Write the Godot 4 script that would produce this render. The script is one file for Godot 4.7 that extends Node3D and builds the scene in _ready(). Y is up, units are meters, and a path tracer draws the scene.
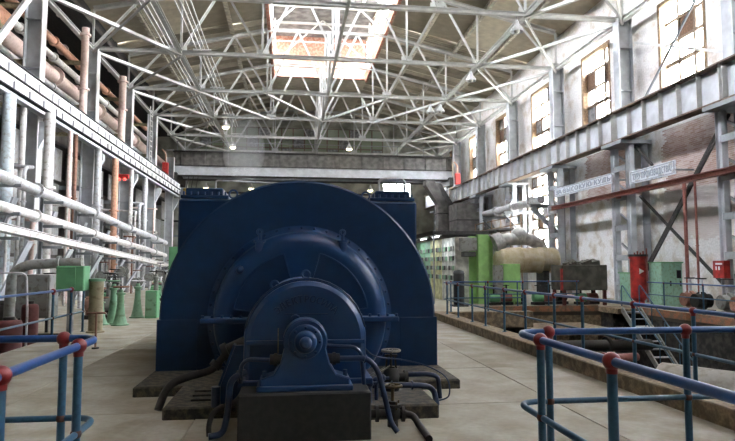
extends Node3D

# ---------------------------------------------------------------- helpers
var names := {}
var M := {}
var UB: ArrayMesh      # unit box, centred, 1 x 1 x 1
var UI: ArrayMesh      # unit I section, length 1 along z
var UR: ArrayMesh      # unit ribbed roof board
var UL: ArrayMesh      # unit angle section
var UT: ArrayMesh      # unit round bar, length 1 along z
var rng := RandomNumberGenerator.new()
const ORD := ["nearest", "second nearest", "third nearest", "fourth nearest", "fifth nearest", "sixth nearest", "seventh nearest", "eighth nearest", "ninth nearest"]

func v(x: float, y: float, d: float) -> Vector3:
	return Vector3(x, y, -d)

func numbered(called: String) -> String:
	if not names.has(called):
		names[called] = 0
		return called
	names[called] += 1
	return "%s_%03d" % [called, names[called]]

var part_names := {}
func part_name(parent: Node, called: String) -> String:
	var key := "%d/%s" % [parent.get_instance_id(), called]
	part_names[key] = part_names.get(key, -1) + 1
	return called if part_names[key] == 0 else "%s_%03d" % [called, part_names[key]]

func tag(o: Node, label: String, category := "", group := "") -> void:
	if label: o.set_meta("label", label)
	if category: o.set_meta("category", category)
	if group: o.set_meta("group", group)

func thing(called: String, label: String, category: String, at := Vector3.ZERO, group := "") -> Node3D:
	var o := Node3D.new()
	o.name = numbered(called)
	add_child(o)
	o.position = at
	tag(o, label, category, group)
	return o

func newst() -> SurfaceTool:
	var st := SurfaceTool.new()
	st.begin(Mesh.PRIMITIVE_TRIANGLES)
	return st

# commits a shape given in world coordinates; a part of a Node3D thing is moved back by the thing's place
func obj(called: String, st: SurfaceTool, mat: Material, parent: Node3D = self) -> MeshInstance3D:
	var o := MeshInstance3D.new()
	o.mesh = st.commit()
	o.material_override = mat
	o.name = numbered(called) if parent == self else part_name(parent, called)
	parent.add_child(o, true)
	if parent != self and not (parent is MeshInstance3D):
		o.position = -parent.position
	return o

func inst(called: String, mesh: Mesh, mat: Material, xf: Transform3D, parent: Node3D) -> MeshInstance3D:
	var o := MeshInstance3D.new()
	o.mesh = mesh
	o.material_override = mat
	o.name = numbered(called) if parent == self else part_name(parent, called)
	parent.add_child(o, true)
	if parent != self and not (parent is MeshInstance3D):
		xf.origin -= parent.position
	o.transform = xf
	return o

func struct(o: Node) -> Node:
	o.set_meta("kind", "structure")
	return o

func setting(called: String) -> Node3D:
	var o := Node3D.new()
	o.name = called
	add_child(o)
	struct(o)
	return o

func frame(a: Vector3, b: Vector3, up := Vector3.UP) -> Basis:
	var z := (b - a).normalized()
	var u := up
	if absf(z.dot(u)) > 0.98: u = Vector3(1, 0, 0)
	var x := u.cross(z).normalized()
	return Basis(x, z.cross(x).normalized(), z)

func member(parent: Node3D, called: String, a: Vector3, b: Vector3, w: float, h: float, mat: Material, mesh: Mesh = null, up := Vector3.UP) -> MeshInstance3D:
	var bs := frame(a, b, up)
	bs = Basis(bs.x * w, bs.y * h, bs.z * a.distance_to(b))
	return inst(called, mesh if mesh else UB, mat, Transform3D(bs, (a + b) / 2), parent)

func block(parent: Node3D, called: String, lo: Vector3, hi: Vector3, mat: Material) -> MeshInstance3D:
	var s := (hi - lo).abs()
	return inst(called, UB, mat, Transform3D(Basis.from_scale(s), (lo + hi) / 2), parent)

func tri(st: SurfaceTool, a: Vector3, b: Vector3, c: Vector3, na: Vector3, nb: Vector3, nc: Vector3) -> void:
	if (b - a).cross(c - a).dot(na + nb + nc) > 0.0:
		st.set_normal(na); st.add_vertex(a)
		st.set_normal(nc); st.add_vertex(c)
		st.set_normal(nb); st.add_vertex(b)
	else:
		st.set_normal(na); st.add_vertex(a)
		st.set_normal(nb); st.add_vertex(b)
		st.set_normal(nc); st.add_vertex(c)

func quad(st: SurfaceTool, a: Vector3, b: Vector3, c: Vector3, d: Vector3, n: Vector3) -> void:
	tri(st, a, b, c, n, n, n)
	tri(st, a, c, d, n, n, n)

func box(st: SurfaceTool, c: Vector3, s: Vector3, bs := Basis.IDENTITY, bevel := 0.0) -> void:
	var h := s / 2
	var ax := [Vector3(1, 0, 0), Vector3(0, 1, 0), Vector3(0, 0, 1)]
	var q := func(p: Vector3) -> Vector3: return c + bs * p
	var k := Vector3(h.x - bevel, h.y - bevel, h.z - bevel)
	for i in 3:
		var j := (i + 1) % 3
		var l := (i + 2) % 3
		for sg in [-1.0, 1.0]:
			var n: Vector3 = ax[i] * sg
			var o: Vector3 = n * h[i]
			var u: Vector3 = ax[j] * k[j]
			var w: Vector3 = ax[l] * k[l]
			quad(st, q.call(o - u - w), q.call(o + u - w), q.call(o + u + w), q.call(o - u + w), bs * n)
			if bevel > 0.0:
				for s2 in [-1.0, 1.0]:
					var m: Vector3 = ax[j] * s2
					var p1: Vector3 = n * h[i] + m * k[j]
					var p2: Vector3 = n * k[i] + m * h[j]
					quad(st, q.call(p1 - w), q.call(p1 + w), q.call(p2 + w), q.call(p2 - w), bs * (n + m).normalized())
	if bevel > 0.0:
		for sx in [-1.0, 1.0]:
			for sy in [-1.0, 1.0]:
				for sz in [-1.0, 1.0]:
					var n2: Vector3 = bs * Vector3(sx, sy, sz).normalized()
					tri(st, q.call(Vector3(h.x * sx, k.y * sy, k.z * sz)), q.call(Vector3(k.x * sx, h.y * sy, k.z * sz)), q.call(Vector3(k.x * sx, k.y * sy, h.z * sz)), n2, n2, n2)

func bx(st: SurfaceTool, lo: Vector3, hi: Vector3, bevel := 0.0) -> void:
	box(st, (lo + hi) / 2, (hi - lo).abs(), Basis.IDENTITY, bevel)

func beam(st: SurfaceTool, a: Vector3, b: Vector3, w: float, h: float, bevel := 0.0) -> void:
	box(st, (a + b) / 2, Vector3(w, h, a.distance_to(b)), frame(a, b), bevel)

func rounded(pts: Array, r: float, n := 5) -> Array:
	var out := [pts[0]]
	for i in range(1, pts.size() - 1):
		var p: Vector3 = pts[i]
		var a: Vector3 = pts[i - 1]
		var b: Vector3 = pts[i + 1]
		var k := minf(r, minf(p.distance_to(a), p.distance_to(b)) * 0.49)
		var s := p + (a - p).normalized() * k
		var e := p + (b - p).normalized() * k
		for j in n + 1:
			var t := float(j) / n
			out.append(s.lerp(p, t).lerp(p.lerp(e, t), t))
	out.append(pts[-1])
	return out

func spline(pts: Array, n := 6) -> Array:
	var out := []
	for i in pts.size() - 1:
		var a: Vector3 = pts[maxi(i - 1, 0)]
		var b: Vector3 = pts[i]
		var c: Vector3 = pts[i + 1]
		var d: Vector3 = pts[mini(i + 2, pts.size() - 1)]
		for j in n:
			out.append(b.cubic_interpolate(c, a, d, float(j) / n))
	out.append(pts[-1])
	return out

func tube(st: SurfaceTool, pts: Array, r: float, seg := 10, caps := true) -> void:
	var n := pts.size()
	var t0: Vector3 = (pts[1] - pts[0]).normalized()
	var u := t0.cross(Vector3.UP)
	if u.length() < 0.05: u = t0.cross(Vector3.RIGHT)
	u = u.normalized()
	var rings := []
	for i in n:
		var t: Vector3
		if i == 0: t = t0
		elif i == n - 1: t = (pts[i] - pts[i - 1]).normalized()
		else: t = ((pts[i + 1] - pts[i]).normalized() + (pts[i] - pts[i - 1]).normalized()).normalized()
		u = (u - t * u.dot(t)).normalized()
		var w := t.cross(u)
		var ring := []
		for k in seg:
			var a := TAU * k / seg
			ring.append(u * cos(a) + w * sin(a))
		rings.append(ring)
	for i in n - 1:
		for k in seg:
			var k2 := (k + 1) % seg
			var a: Vector3 = pts[i] + rings[i][k] * r
			var b: Vector3 = pts[i] + rings[i][k2] * r
			var c: Vector3 = pts[i + 1] + rings[i + 1][k2] * r
			var d: Vector3 = pts[i + 1] + rings[i + 1][k] * r
			tri(st, a, b, c, rings[i][k], rings[i][k2], rings[i + 1][k2])
			tri(st, a, c, d, rings[i][k], rings[i + 1][k2], rings[i + 1][k])
	if caps:
		for e in [0, n - 1]:
			var nn: Vector3 = (pts[0] - pts[1]).normalized() if e == 0 else (pts[n - 1] - pts[n - 2]).normalized()
			for k in range(1, seg - 1):
				tri(st, pts[e] + rings[e][0] * r, pts[e] + rings[e][k] * r, pts[e] + rings[e][k + 1] * r, nn, nn, nn)

func cyl(st: SurfaceTool, a: Vector3, b: Vector3, r: float, seg := 12) -> void:
	tube(st, [a, b], r, seg)

# profile of (radius, height) points turned about the y axis of xf
func lathe(st: SurfaceTool, prof: Array, seg: int, xf: Transform3D, smooth := false) -> void:
	var ns := []
	for i in prof.size() - 1:
		var d: Vector2 = prof[i + 1] - prof[i]
		ns.append(Vector2(d.y, -d.x).normalized())
	for i in prof.size() - 1:
		var n0: Vector2 = ns[i]
		var n1: Vector2 = ns[i]
		if smooth:
			if i > 0 and ns[i].dot(ns[i - 1]) > 0.4: n0 = (ns[i] + ns[i - 1]).normalized()
			if i < ns.size() - 1 and ns[i].dot(ns[i + 1]) > 0.4: n1 = (ns[i] + ns[i + 1]).normalized()
		for k in seg:
			var a := TAU * k / seg
			var b := TAU * (k + 1) / seg
			var da := Vector3(cos(a), 0, sin(a))
			var db := Vector3(cos(b), 0, sin(b))
			var P: Vector2 = prof[i]
			var Q: Vector2 = prof[i + 1]
			var p1 := xf * (da * P.x + Vector3(0, P.y, 0))
			var p2 := xf * (db * P.x + Vector3(0, P.y, 0))
			var q1 := xf * (da * Q.x + Vector3(0, Q.y, 0))
			var q2 := xf * (db * Q.x + Vector3(0, Q.y, 0))
			var na0 := xf.basis * (da * n0.x + Vector3(0, n0.y, 0))
			var nb0 := xf.basis * (db * n0.x + Vector3(0, n0.y, 0))
			var na1 := xf.basis * (da * n1.x + Vector3(0, n1.y, 0))
			var nb1 := xf.basis * (db * n1.x + Vector3(0, n1.y, 0))
			if P.x > 1e-5: tri(st, p1, p2, q2, na0, nb0, nb1)
			if Q.x > 1e-5: tri(st, p1, q2, q1, na0, nb1, na1)

func ball(st: SurfaceTool, c: Vector3, r: float, seg := 12) -> void:
	var prof := []
	for i in seg / 2 + 1:
		var a := -PI / 2 + PI * i / (seg / 2)
		prof.append(Vector2(maxf(0.0, r * cos(a)), r * sin(a)))
	lathe(st, prof, seg, Transform3D(Basis.IDENTITY, c), true)

func torus(st: SurfaceTool, c: Vector3, axis: Vector3, R: float, r: float, seg := 24, s2 := 6, a0 := 0.0, a1 := TAU) -> void:
	var bs := frame(Vector3.ZERO, axis)
	var pts := []
	for i in seg + 1:
		var a := a0 + (a1 - a0) * i / seg
		pts.append(c + (bs.x * cos(a) + bs.y * sin(a)) * R)
	tube(st, pts, r, s2, a1 - a0 < TAU - 0.01)

# polygon in x, y swept from z0 to z1 (z in xf); front edge bevelled at z0
func extrude(st: SurfaceTool, poly: Array, z0: float, z1: float, xf := Transform3D.IDENTITY, bevel := 0.0) -> void:
	var n := poly.size()
	var area := 0.0
	for i in n:
		var p: Vector2 = poly[i]
		var q: Vector2 = poly[(i + 1) % n]
		area += p.x * q.y - q.x * p.y
	var en := []
	for i in n:
		var e: Vector2 = (poly[(i + 1) % n] - poly[i]).normalized()
		en.append(Vector2(e.y, -e.x) * signf(area))
	var dz := signf(z1 - z0)
	var rings := []
	var zs := [z0, z0 + dz * bevel, z1] if bevel > 0.0 else [z0, z1]
	for r in zs.size():
		var ring := []
		for i in n:
			var p: Vector2 = poly[i]
			if bevel > 0.0 and r == 0:
				var m: Vector2 = (en[i] + en[(i + n - 1) % n]).normalized()
				p -= m * bevel
			ring.append(xf * Vector3(p.x, p.y, zs[r]))
		rings.append(ring)
	for r in zs.size() - 1:
		for i in n:
			var j := (i + 1) % n
			var na: Vector2 = en[i]
			var nb: Vector2 = en[i]
			if en[i].dot(en[(i + n - 1) % n]) > 0.85: na = (en[i] + en[(i + n - 1) % n]).normalized()
			if en[i].dot(en[j]) > 0.85: nb = (en[i] + en[j]).normalized()
			var zz := -dz if bevel > 0.0 and r == 0 else 0.0
			var a3 := (xf.basis * Vector3(na.x, na.y, zz)).normalized()
			var b3 := (xf.basis * Vector3(nb.x, nb.y, zz)).normalized()
			tri(st, rings[r][i], rings[r][j], rings[r + 1][j], a3, b3, b3)
			tri(st, rings[r][i], rings[r + 1][j], rings[r + 1][i], a3, b3, a3)
	var idx := Geometry2D.triangulate_polygon(PackedVector2Array(poly))
	for e in [0, zs.size() - 1]:
		var nn := (xf.basis * Vector3(0, 0, -dz if e == 0 else dz)).normalized()
		for i in range(0, idx.size(), 3):
			tri(st, rings[e][idx[i]], rings[e][idx[i + 1]], rings[e][idx[i + 2]], nn, nn, nn)

# half-round arch on straight legs, centre (cx, cy), feet at y0
func arch(cx: float, cy: float, r: float, y0: float, n := 40) -> Array:
	var out := [Vector2(cx + r, y0)]
	for i in n + 1:
		var a := PI * i / n
		out.append(Vector2(cx + r * cos(a), cy + r * sin(a)))
	out.append(Vector2(cx - r, y0))
	return out

func unit_meshes() -> void:
	var st := newst()
	box(st, Vector3.ZERO, Vector3.ONE)
	UB = st.commit()
	st = newst()
	box(st, Vector3(0, 0.46, 0), Vector3(1, 0.08, 1))
	box(st, Vector3(0, -0.46, 0), Vector3(1, 0.08, 1))
	box(st, Vector3.ZERO, Vector3(0.09, 0.84, 1))
	UI = st.commit()
	st = newst()
	box(st, Vector3(0, 0.25, 0), Vector3(1, 0.5, 1))
	for i in 3: box(st, Vector3(-0.34 + i * 0.34, -0.25, 0), Vector3(0.26, 0.5, 1))
	UR = st.commit()
	st = newst()
	box(st, Vector3(0, 0.42, 0), Vector3(1, 0.16, 1))
	box(st, Vector3(0, -0.08, 0), Vector3(0.16, 0.84, 1))
	UL = st.commit()
	st = newst()
	cyl(st, Vector3(0, 0, -0.5), Vector3(0, 0, 0.5), 0.5, 10)
	UT = st.commit()

# ---------------------------------------------------------------- materials
func noise_tex(seed_: int, freq: float, oct: int, lo: float, hi: float, gain := 1.0, size := 256, kind := FastNoiseLite.TYPE_SIMPLEX_SMOOTH) -> ImageTexture:
	var n := FastNoiseLite.new()
	n.seed = seed_
	n.noise_type = kind
	n.frequency = freq
	n.fractal_octaves = oct
	var src := n.get_seamless_image(size, size)
	var im := Image.create(size, size, true, Image.FORMAT_RGB8)
	for y in size:
		for x in size:
			var t := clampf((src.get_pixel(x, y).r - 0.5) * gain + 0.5, 0.0, 1.0)
			var c := lerpf(lo, hi, t)
			im.set_pixel(x, y, Color(c, c, c))
	im.generate_mipmaps()
	return ImageTexture.create_from_image(im)

# two matters in patches: a shows where the noise is low, b where it is high, with a grain on both
func patch_tex(seed_: int, freq: float, a: Color, b: Color, edge: float, sharp: float, grain := 0.12, stretch := 1.0, size := 512) -> ImageTexture:
	var n := FastNoiseLite.new()
	n.seed = seed_
	n.frequency = freq
	n.fractal_octaves = 5
	var src := n.get_seamless_image(size, size)
	var g := FastNoiseLite.new()
	g.seed = seed_ + 7
	g.frequency = 0.09
	g.fractal_octaves = 3
	var gr := g.get_seamless_image(size, size)
	var im := Image.create(size, size, true, Image.FORMAT_RGB8)
	for y in size:
		for x in size:
			var t: float = src.get_pixel(x, int(y * stretch) % size).r
			t = clampf((t - edge) * sharp + 0.5, 0.0, 1.0)
			var k: float = 1.0 + (gr.get_pixel(x, y).r - 0.5) * 2.0 * grain
			var c := a.lerp(b, t)
			im.set_pixel(x, y, Color(c.r * k, c.g * k, c.b * k))
	im.generate_mipmaps()
	return ImageTexture.create_from_image(im)

func mat(key: String, c: Color, rough := 0.7, metal := 0.0, tex: Texture2D = null, scale := 0.5, bump: Texture2D = null, depth := 0.0) -> StandardMaterial3D:
	var m := StandardMaterial3D.new()
	m.resource_name = key
	m.albedo_color = c
	m.roughness = rough
	m.metallic = metal
	if tex or bump:
		m.uv1_triplanar = true
		m.uv1_world_triplanar = true
		m.uv1_scale = Vector3.ONE * scale
	if tex: m.albedo_texture = tex
	if bump:
		m.heightmap_enabled = true
		m.heightmap_texture = bump
		m.heightmap_scale = depth
	M[key] = m
	return m

func rgb(r: int, g: int, b: int) -> Color:
	return Color(r / 255.0, g / 255.0, b / 255.0)

func materials() -> void:
	var soft := noise_tex(3, 0.012, 5, 0.72, 1.0, 1.6)
	var fine := noise_tex(5, 0.05, 4, 0.7, 1.0, 1.4)
	var grime := noise_tex(8, 0.02, 5, 0.45, 1.0, 2.2, 512)
	var calm := noise_tex(13, 0.015, 4, 0.88, 1.0, 1.3)
	var streak := patch_tex(11, 0.014, rgb(255, 255, 255), rgb(206, 196, 186), 0.68, 4.0, 0.06)
	var rust := patch_tex(21, 0.018, rgb(255, 255, 255), rgb(222, 211, 200), 0.7, 2.2, 0.08)
	var bumpy := noise_tex(31, 0.03, 4, 0.2, 0.8, 1.3)
	mat("concrete", Color.WHITE, 0.75, 0.0, patch_tex(41, 0.01, rgb(166, 161, 146), rgb(145, 138, 118), 0.5, 1.6, 0.05), 0.22)
	mat("concrete_b", Color.WHITE, 0.78, 0.0, patch_tex(43, 0.012, rgb(160, 155, 139), rgb(139, 132, 111), 0.48, 1.6, 0.05), 0.2)
	mat("concrete_c", Color.WHITE, 0.72, 0.0, patch_tex(47, 0.011, rgb(170, 165, 150), rgb(147, 139, 117), 0.55, 2.0, 0.05), 0.24)
	mat("joint", rgb(72, 68, 58), 0.95)
	mat("kerb", Color.WHITE, 0.85, 0.0, patch_tex(49, 0.02, rgb(138, 122, 96), rgb(104, 92, 72), 0.5, 3.0, 0.14), 0.5)
	mat("plinth", Color.WHITE, 0.9, 0.0, patch_tex(51, 0.02, rgb(84, 78, 63), rgb(50, 48, 42), 0.5, 3.0, 0.2), 0.8)
	mat("pedestal", rgb(36, 36, 33), 0.8, 0.0, fine, 0.8)
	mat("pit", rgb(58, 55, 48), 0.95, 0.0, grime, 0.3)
	mat("deck_edge", Color.WHITE, 0.85, 0.0, patch_tex(53, 0.02, rgb(146, 102, 74), rgb(116, 98, 78), 0.52, 4.0, 0.15), 0.4)
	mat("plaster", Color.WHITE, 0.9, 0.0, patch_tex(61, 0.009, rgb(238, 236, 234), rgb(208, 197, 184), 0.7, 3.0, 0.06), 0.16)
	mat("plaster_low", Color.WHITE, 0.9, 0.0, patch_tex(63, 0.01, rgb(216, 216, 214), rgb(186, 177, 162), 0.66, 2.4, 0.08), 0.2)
	mat("mortar", rgb(140, 132, 122), 0.95, 0.0, fine, 1.0)
	var bm := mat("brick", Color.WHITE, 0.9)
	bm.vertex_color_use_as_albedo = true
	mat("roof_board", rgb(212, 203, 182), 0.9, 0.0, calm, 0.35)
	mat("roof_board_b", rgb(158, 150, 132), 0.9, 0.0, calm, 0.28)
	mat("roof_board_c", rgb(186, 177, 158), 0.9, 0.0, calm, 0.31)
	mat("purlin", rgb(222, 216, 200), 0.8, 0.0, soft, 0.5)
	mat("lantern_wall", Color.WHITE, 0.9, 0.0, patch_tex(67, 0.02, rgb(164, 110, 90), rgb(176, 140, 122), 0.5, 3.0, 0.05), 0.3)
	mat("lantern_roof", rgb(150, 150, 148), 0.8, 0.0, soft, 0.3)
	mat("steel_truss", rgb(214, 215, 211), 0.6, 0.1, calm, 0.4)
	mat("steel_white", rgb(236, 236, 234), 0.55, 0.0, calm, 0.5)
	mat("steel_grey", rgb(158, 162, 165), 0.6, 0.1, calm, 0.4)
	mat("steel_light", rgb(204, 208, 212), 0.6, 0.1, calm, 0.35)
	mat("steel_mid", rgb(116, 114, 110), 0.7, 0.1, soft, 0.4)
	mat("steel_dark", rgb(70, 68, 66), 0.7, 0.2, fine, 0.5)
	mat("steel_black", rgb(34, 34, 36), 0.6, 0.3)
	mat("flange_rust", rgb(142, 122, 106), 0.8, 0.1, fine, 0.4)
	mat("louvre", rgb(168, 168, 166), 0.75, 0.1, rust, 0.3)
	mat("dark_wall", rgb(112, 106, 100), 0.95, 0.0, soft, 0.2)
	mat("back_wall", rgb(186, 186, 172), 0.95, 0.0, soft, 0.15)
	mat("pipe_white", rgb(226, 224, 220), 0.6, 0.0, streak, 0.6)
	mat("tan_white", rgb(150, 146, 137), 0.75, 0.0, streak, 0.5)
	mat("pipe_grey", rgb(204, 206, 208), 0.5, 0.2, streak, 0.7)
	mat("pipe_blue_white", rgb(206, 218, 224), 0.55, 0.0, streak, 0.6)
	mat("pipe_pink", rgb(228, 204, 194), 0.65, 0.0, rust, 0.5)
	mat("pipe_orange", rgb(208, 158, 130), 0.6, 0.0, streak, 0.6)
	mat("pipe_brown", rgb(140, 102, 84), 0.7, 0.0, streak, 0.8)
	mat("lagging", Color.WHITE, 0.8, 0.0, patch_tex(71, 0.02, rgb(206, 198, 176), rgb(176, 160, 122), 0.5, 1.6, 0.06), 0.25)
	mat("foil", rgb(222, 222, 216), 0.45, 0.3, soft, 1.0)
	mat("machine_blue", rgb(8, 45, 80), 0.4, 0.0, noise_tex(75, 0.02, 4, 0.86, 1.0), 0.7)
	mat("machine_blue_b", rgb(10, 56, 100), 0.34, 0.0, noise_tex(76, 0.02, 4, 0.86, 1.0), 0.7)
	M.machine_blue.metallic_specular = 0.4
	M.machine_blue_b.metallic_specular = 0.5
	mat("pipe_blue", rgb(22, 48, 82), 0.35, 0.0, soft, 1.0)
	mat("rail_blue", rgb(36, 80, 140), 0.3, 0.0, noise_tex(77, 0.04, 4, 0.85, 1.0), 2.0)
	mat("post_blue", rgb(50, 94, 120), 0.4, 0.0, noise_tex(79, 0.04, 4, 0.8, 1.0), 2.0)
	mat("ball_red", rgb(128, 28, 28), 0.3, 0.0, noise_tex(81, 0.05, 4, 0.8, 1.0), 3.0)
	mat("ball_brown", rgb(96, 62, 52), 0.6, 0.0, fine, 3.0)
	mat("hose_black", rgb(44, 40, 34), 0.6, 0.0, fine, 2.0)
	mat("valve_dark", rgb(52, 50, 44), 0.6, 0.3, fine, 2.0)
	mat("brass", rgb(120, 104, 74), 0.5, 0.5, fine, 2.0)
	mat("wheel", rgb(150, 144, 130), 0.5, 0.3, fine, 2.0)
	mat("green", rgb(104, 166, 116), 0.5, 0.0, calm, 0.6)
	mat("green_bright", rgb(156, 206, 122), 0.55, 0.0, calm, 0.6)
	mat("green_pale", rgb(118, 160, 126), 0.6, 0.0, streak, 0.6)
	mat("green_mint", rgb(146, 190, 164), 0.6, 0.0, rust, 0.6)
	mat("red", rgb(178, 46, 40), 0.45, 0.0, soft, 1.0)
	mat("red_tank", rgb(92, 46, 40), 0.7, 0.0, streak, 0.8)
	mat("red_dark", rgb(142, 88, 78), 0.6, 0.0, streak, 0.8)
	mat("tarp", rgb(96, 96, 84), 0.95, 0.0, soft, 0.6)
	mat("tan", rgb(158, 148, 118), 0.7, 0.0, streak, 0.6)
	mat("cabinet_grey", rgb(140, 142, 136), 0.6, 0.1, streak, 0.6)
	mat("cabinet_white", rgb(216, 218, 208), 0.6, 0.0, soft, 0.6)
	mat("panel_yellow", rgb(214, 212, 158), 0.6, 0.0, soft, 0.6)
	mat("sign_white", rgb(206, 212, 218), 0.6, 0.0, streak, 0.6)
	mat("sign_ink", rgb(134, 142, 152), 0.6)
	mat("white_paint", rgb(235, 235, 232), 0.6)
	mat("timber", rgb(160, 134, 106), 0.85, 0.0, fine, 0.6)
	mat("window_frame", rgb(132, 114, 98), 0.8, 0.0, fine, 0.8)
	mat("board_brown", rgb(120, 92, 72), 0.9, 0.0, fine, 0.8)
	mat("board_grey", rgb(158, 158, 158), 0.8, 0.0, soft, 0.8)
	mat("yellow", rgb(186, 150, 66), 0.6, 0.0, soft, 1.0)
	var gl := mat("glass", Color(0.93, 0.95, 0.95, 0.1), 0.05)
	gl.transparency = BaseMaterial3D.TRANSPARENCY_ALPHA
	var gd := mat("glass_dirty", Color(0.72, 0.7, 0.65, 0.62), 0.25)
	gd.transparency = BaseMaterial3D.TRANSPARENCY_ALPHA
	var gg := mat("glass_grimed", Color(0.5, 0.54, 0.44, 0.986), 0.3)
	gg.transparency = BaseMaterial3D.TRANSPARENCY_ALPHA
	var lg := mat("lamp_glow", rgb(255, 244, 214), 0.5)
	lg.emission_enabled = true
	lg.emission = rgb(255, 240, 200)
	lg.emission_energy_multiplier = 12.0
	var lw := mat("lamp_glow_white", rgb(245, 245, 255), 0.5)
	lw.emission_enabled = true
	lw.emission = rgb(240, 244, 255)
	lw.emission_energy_multiplier = 4.0

# ---------------------------------------------------------------- the hall
const XL := -10.4      # left column line
const XR := 15.2       # right column line
const CX := 2.4        # middle of the span
const CH := 13.0       # bottom chord of the trusses
const BAY := 7.0
func col_d(k: int) -> float: return 18.4 + BAY * k

func roof_y(x: float) -> float:
	return 17.6 - maxf(0.0, absf(x - CX) - 3.9) * 0.235

func _ready() -> void:
	rng.seed = 20240
	camera_and_light()
	unit_meshes()
	materials()
	floors()
	right_wall()
	left_wall()
	end_walls()
	roof()
	trusses()
	girders()
	bridge_crane()
	generator()
	machine_pipes()
	railings()
	left_side()
	right_side()
	small_things()

func camera_and_light() -> void:
	var cam := Camera3D.new()
	cam.name = "camera"
	add_child(cam)
	cam.position = Vector3(0, 1.65, 0)
	cam.fov = 40.357
	cam.rotation_degrees = Vector3(4.242, -7.34, 0)
	cam.far = 300.0
	cam.current = true
	var we := WorldEnvironment.new()
	we.name = "environment"
	var e := Environment.new()
	var sm := ProceduralSkyMaterial.new()
	sm.sky_top_color = Color(0.93, 0.95, 1.0)
	sm.sky_horizon_color = Color(0.98, 0.98, 0.97)
	sm.ground_bottom_color = Color(0.5, 0.5, 0.48)
	sm.ground_horizon_color = Color(0.7, 0.7, 0.68)
	sm.sun_angle_max = 0.0
	var sky := Sky.new()
	sky.sky_material = sm
	e.background_mode = Environment.BG_SKY
	e.sky = sky
	e.background_energy_multiplier = 150.0
	e.tonemap_mode = Environment.TONE_MAPPER_LINEAR
	e.tonemap_exposure = 1.12
	e.sdfgi_enabled = true
	e.ssao_enabled = true
	e.ssil_enabled = true
	e.volumetric_fog_enabled = true
	e.volumetric_fog_density = 0.0
	we.environment = e
	add_child(we)

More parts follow.
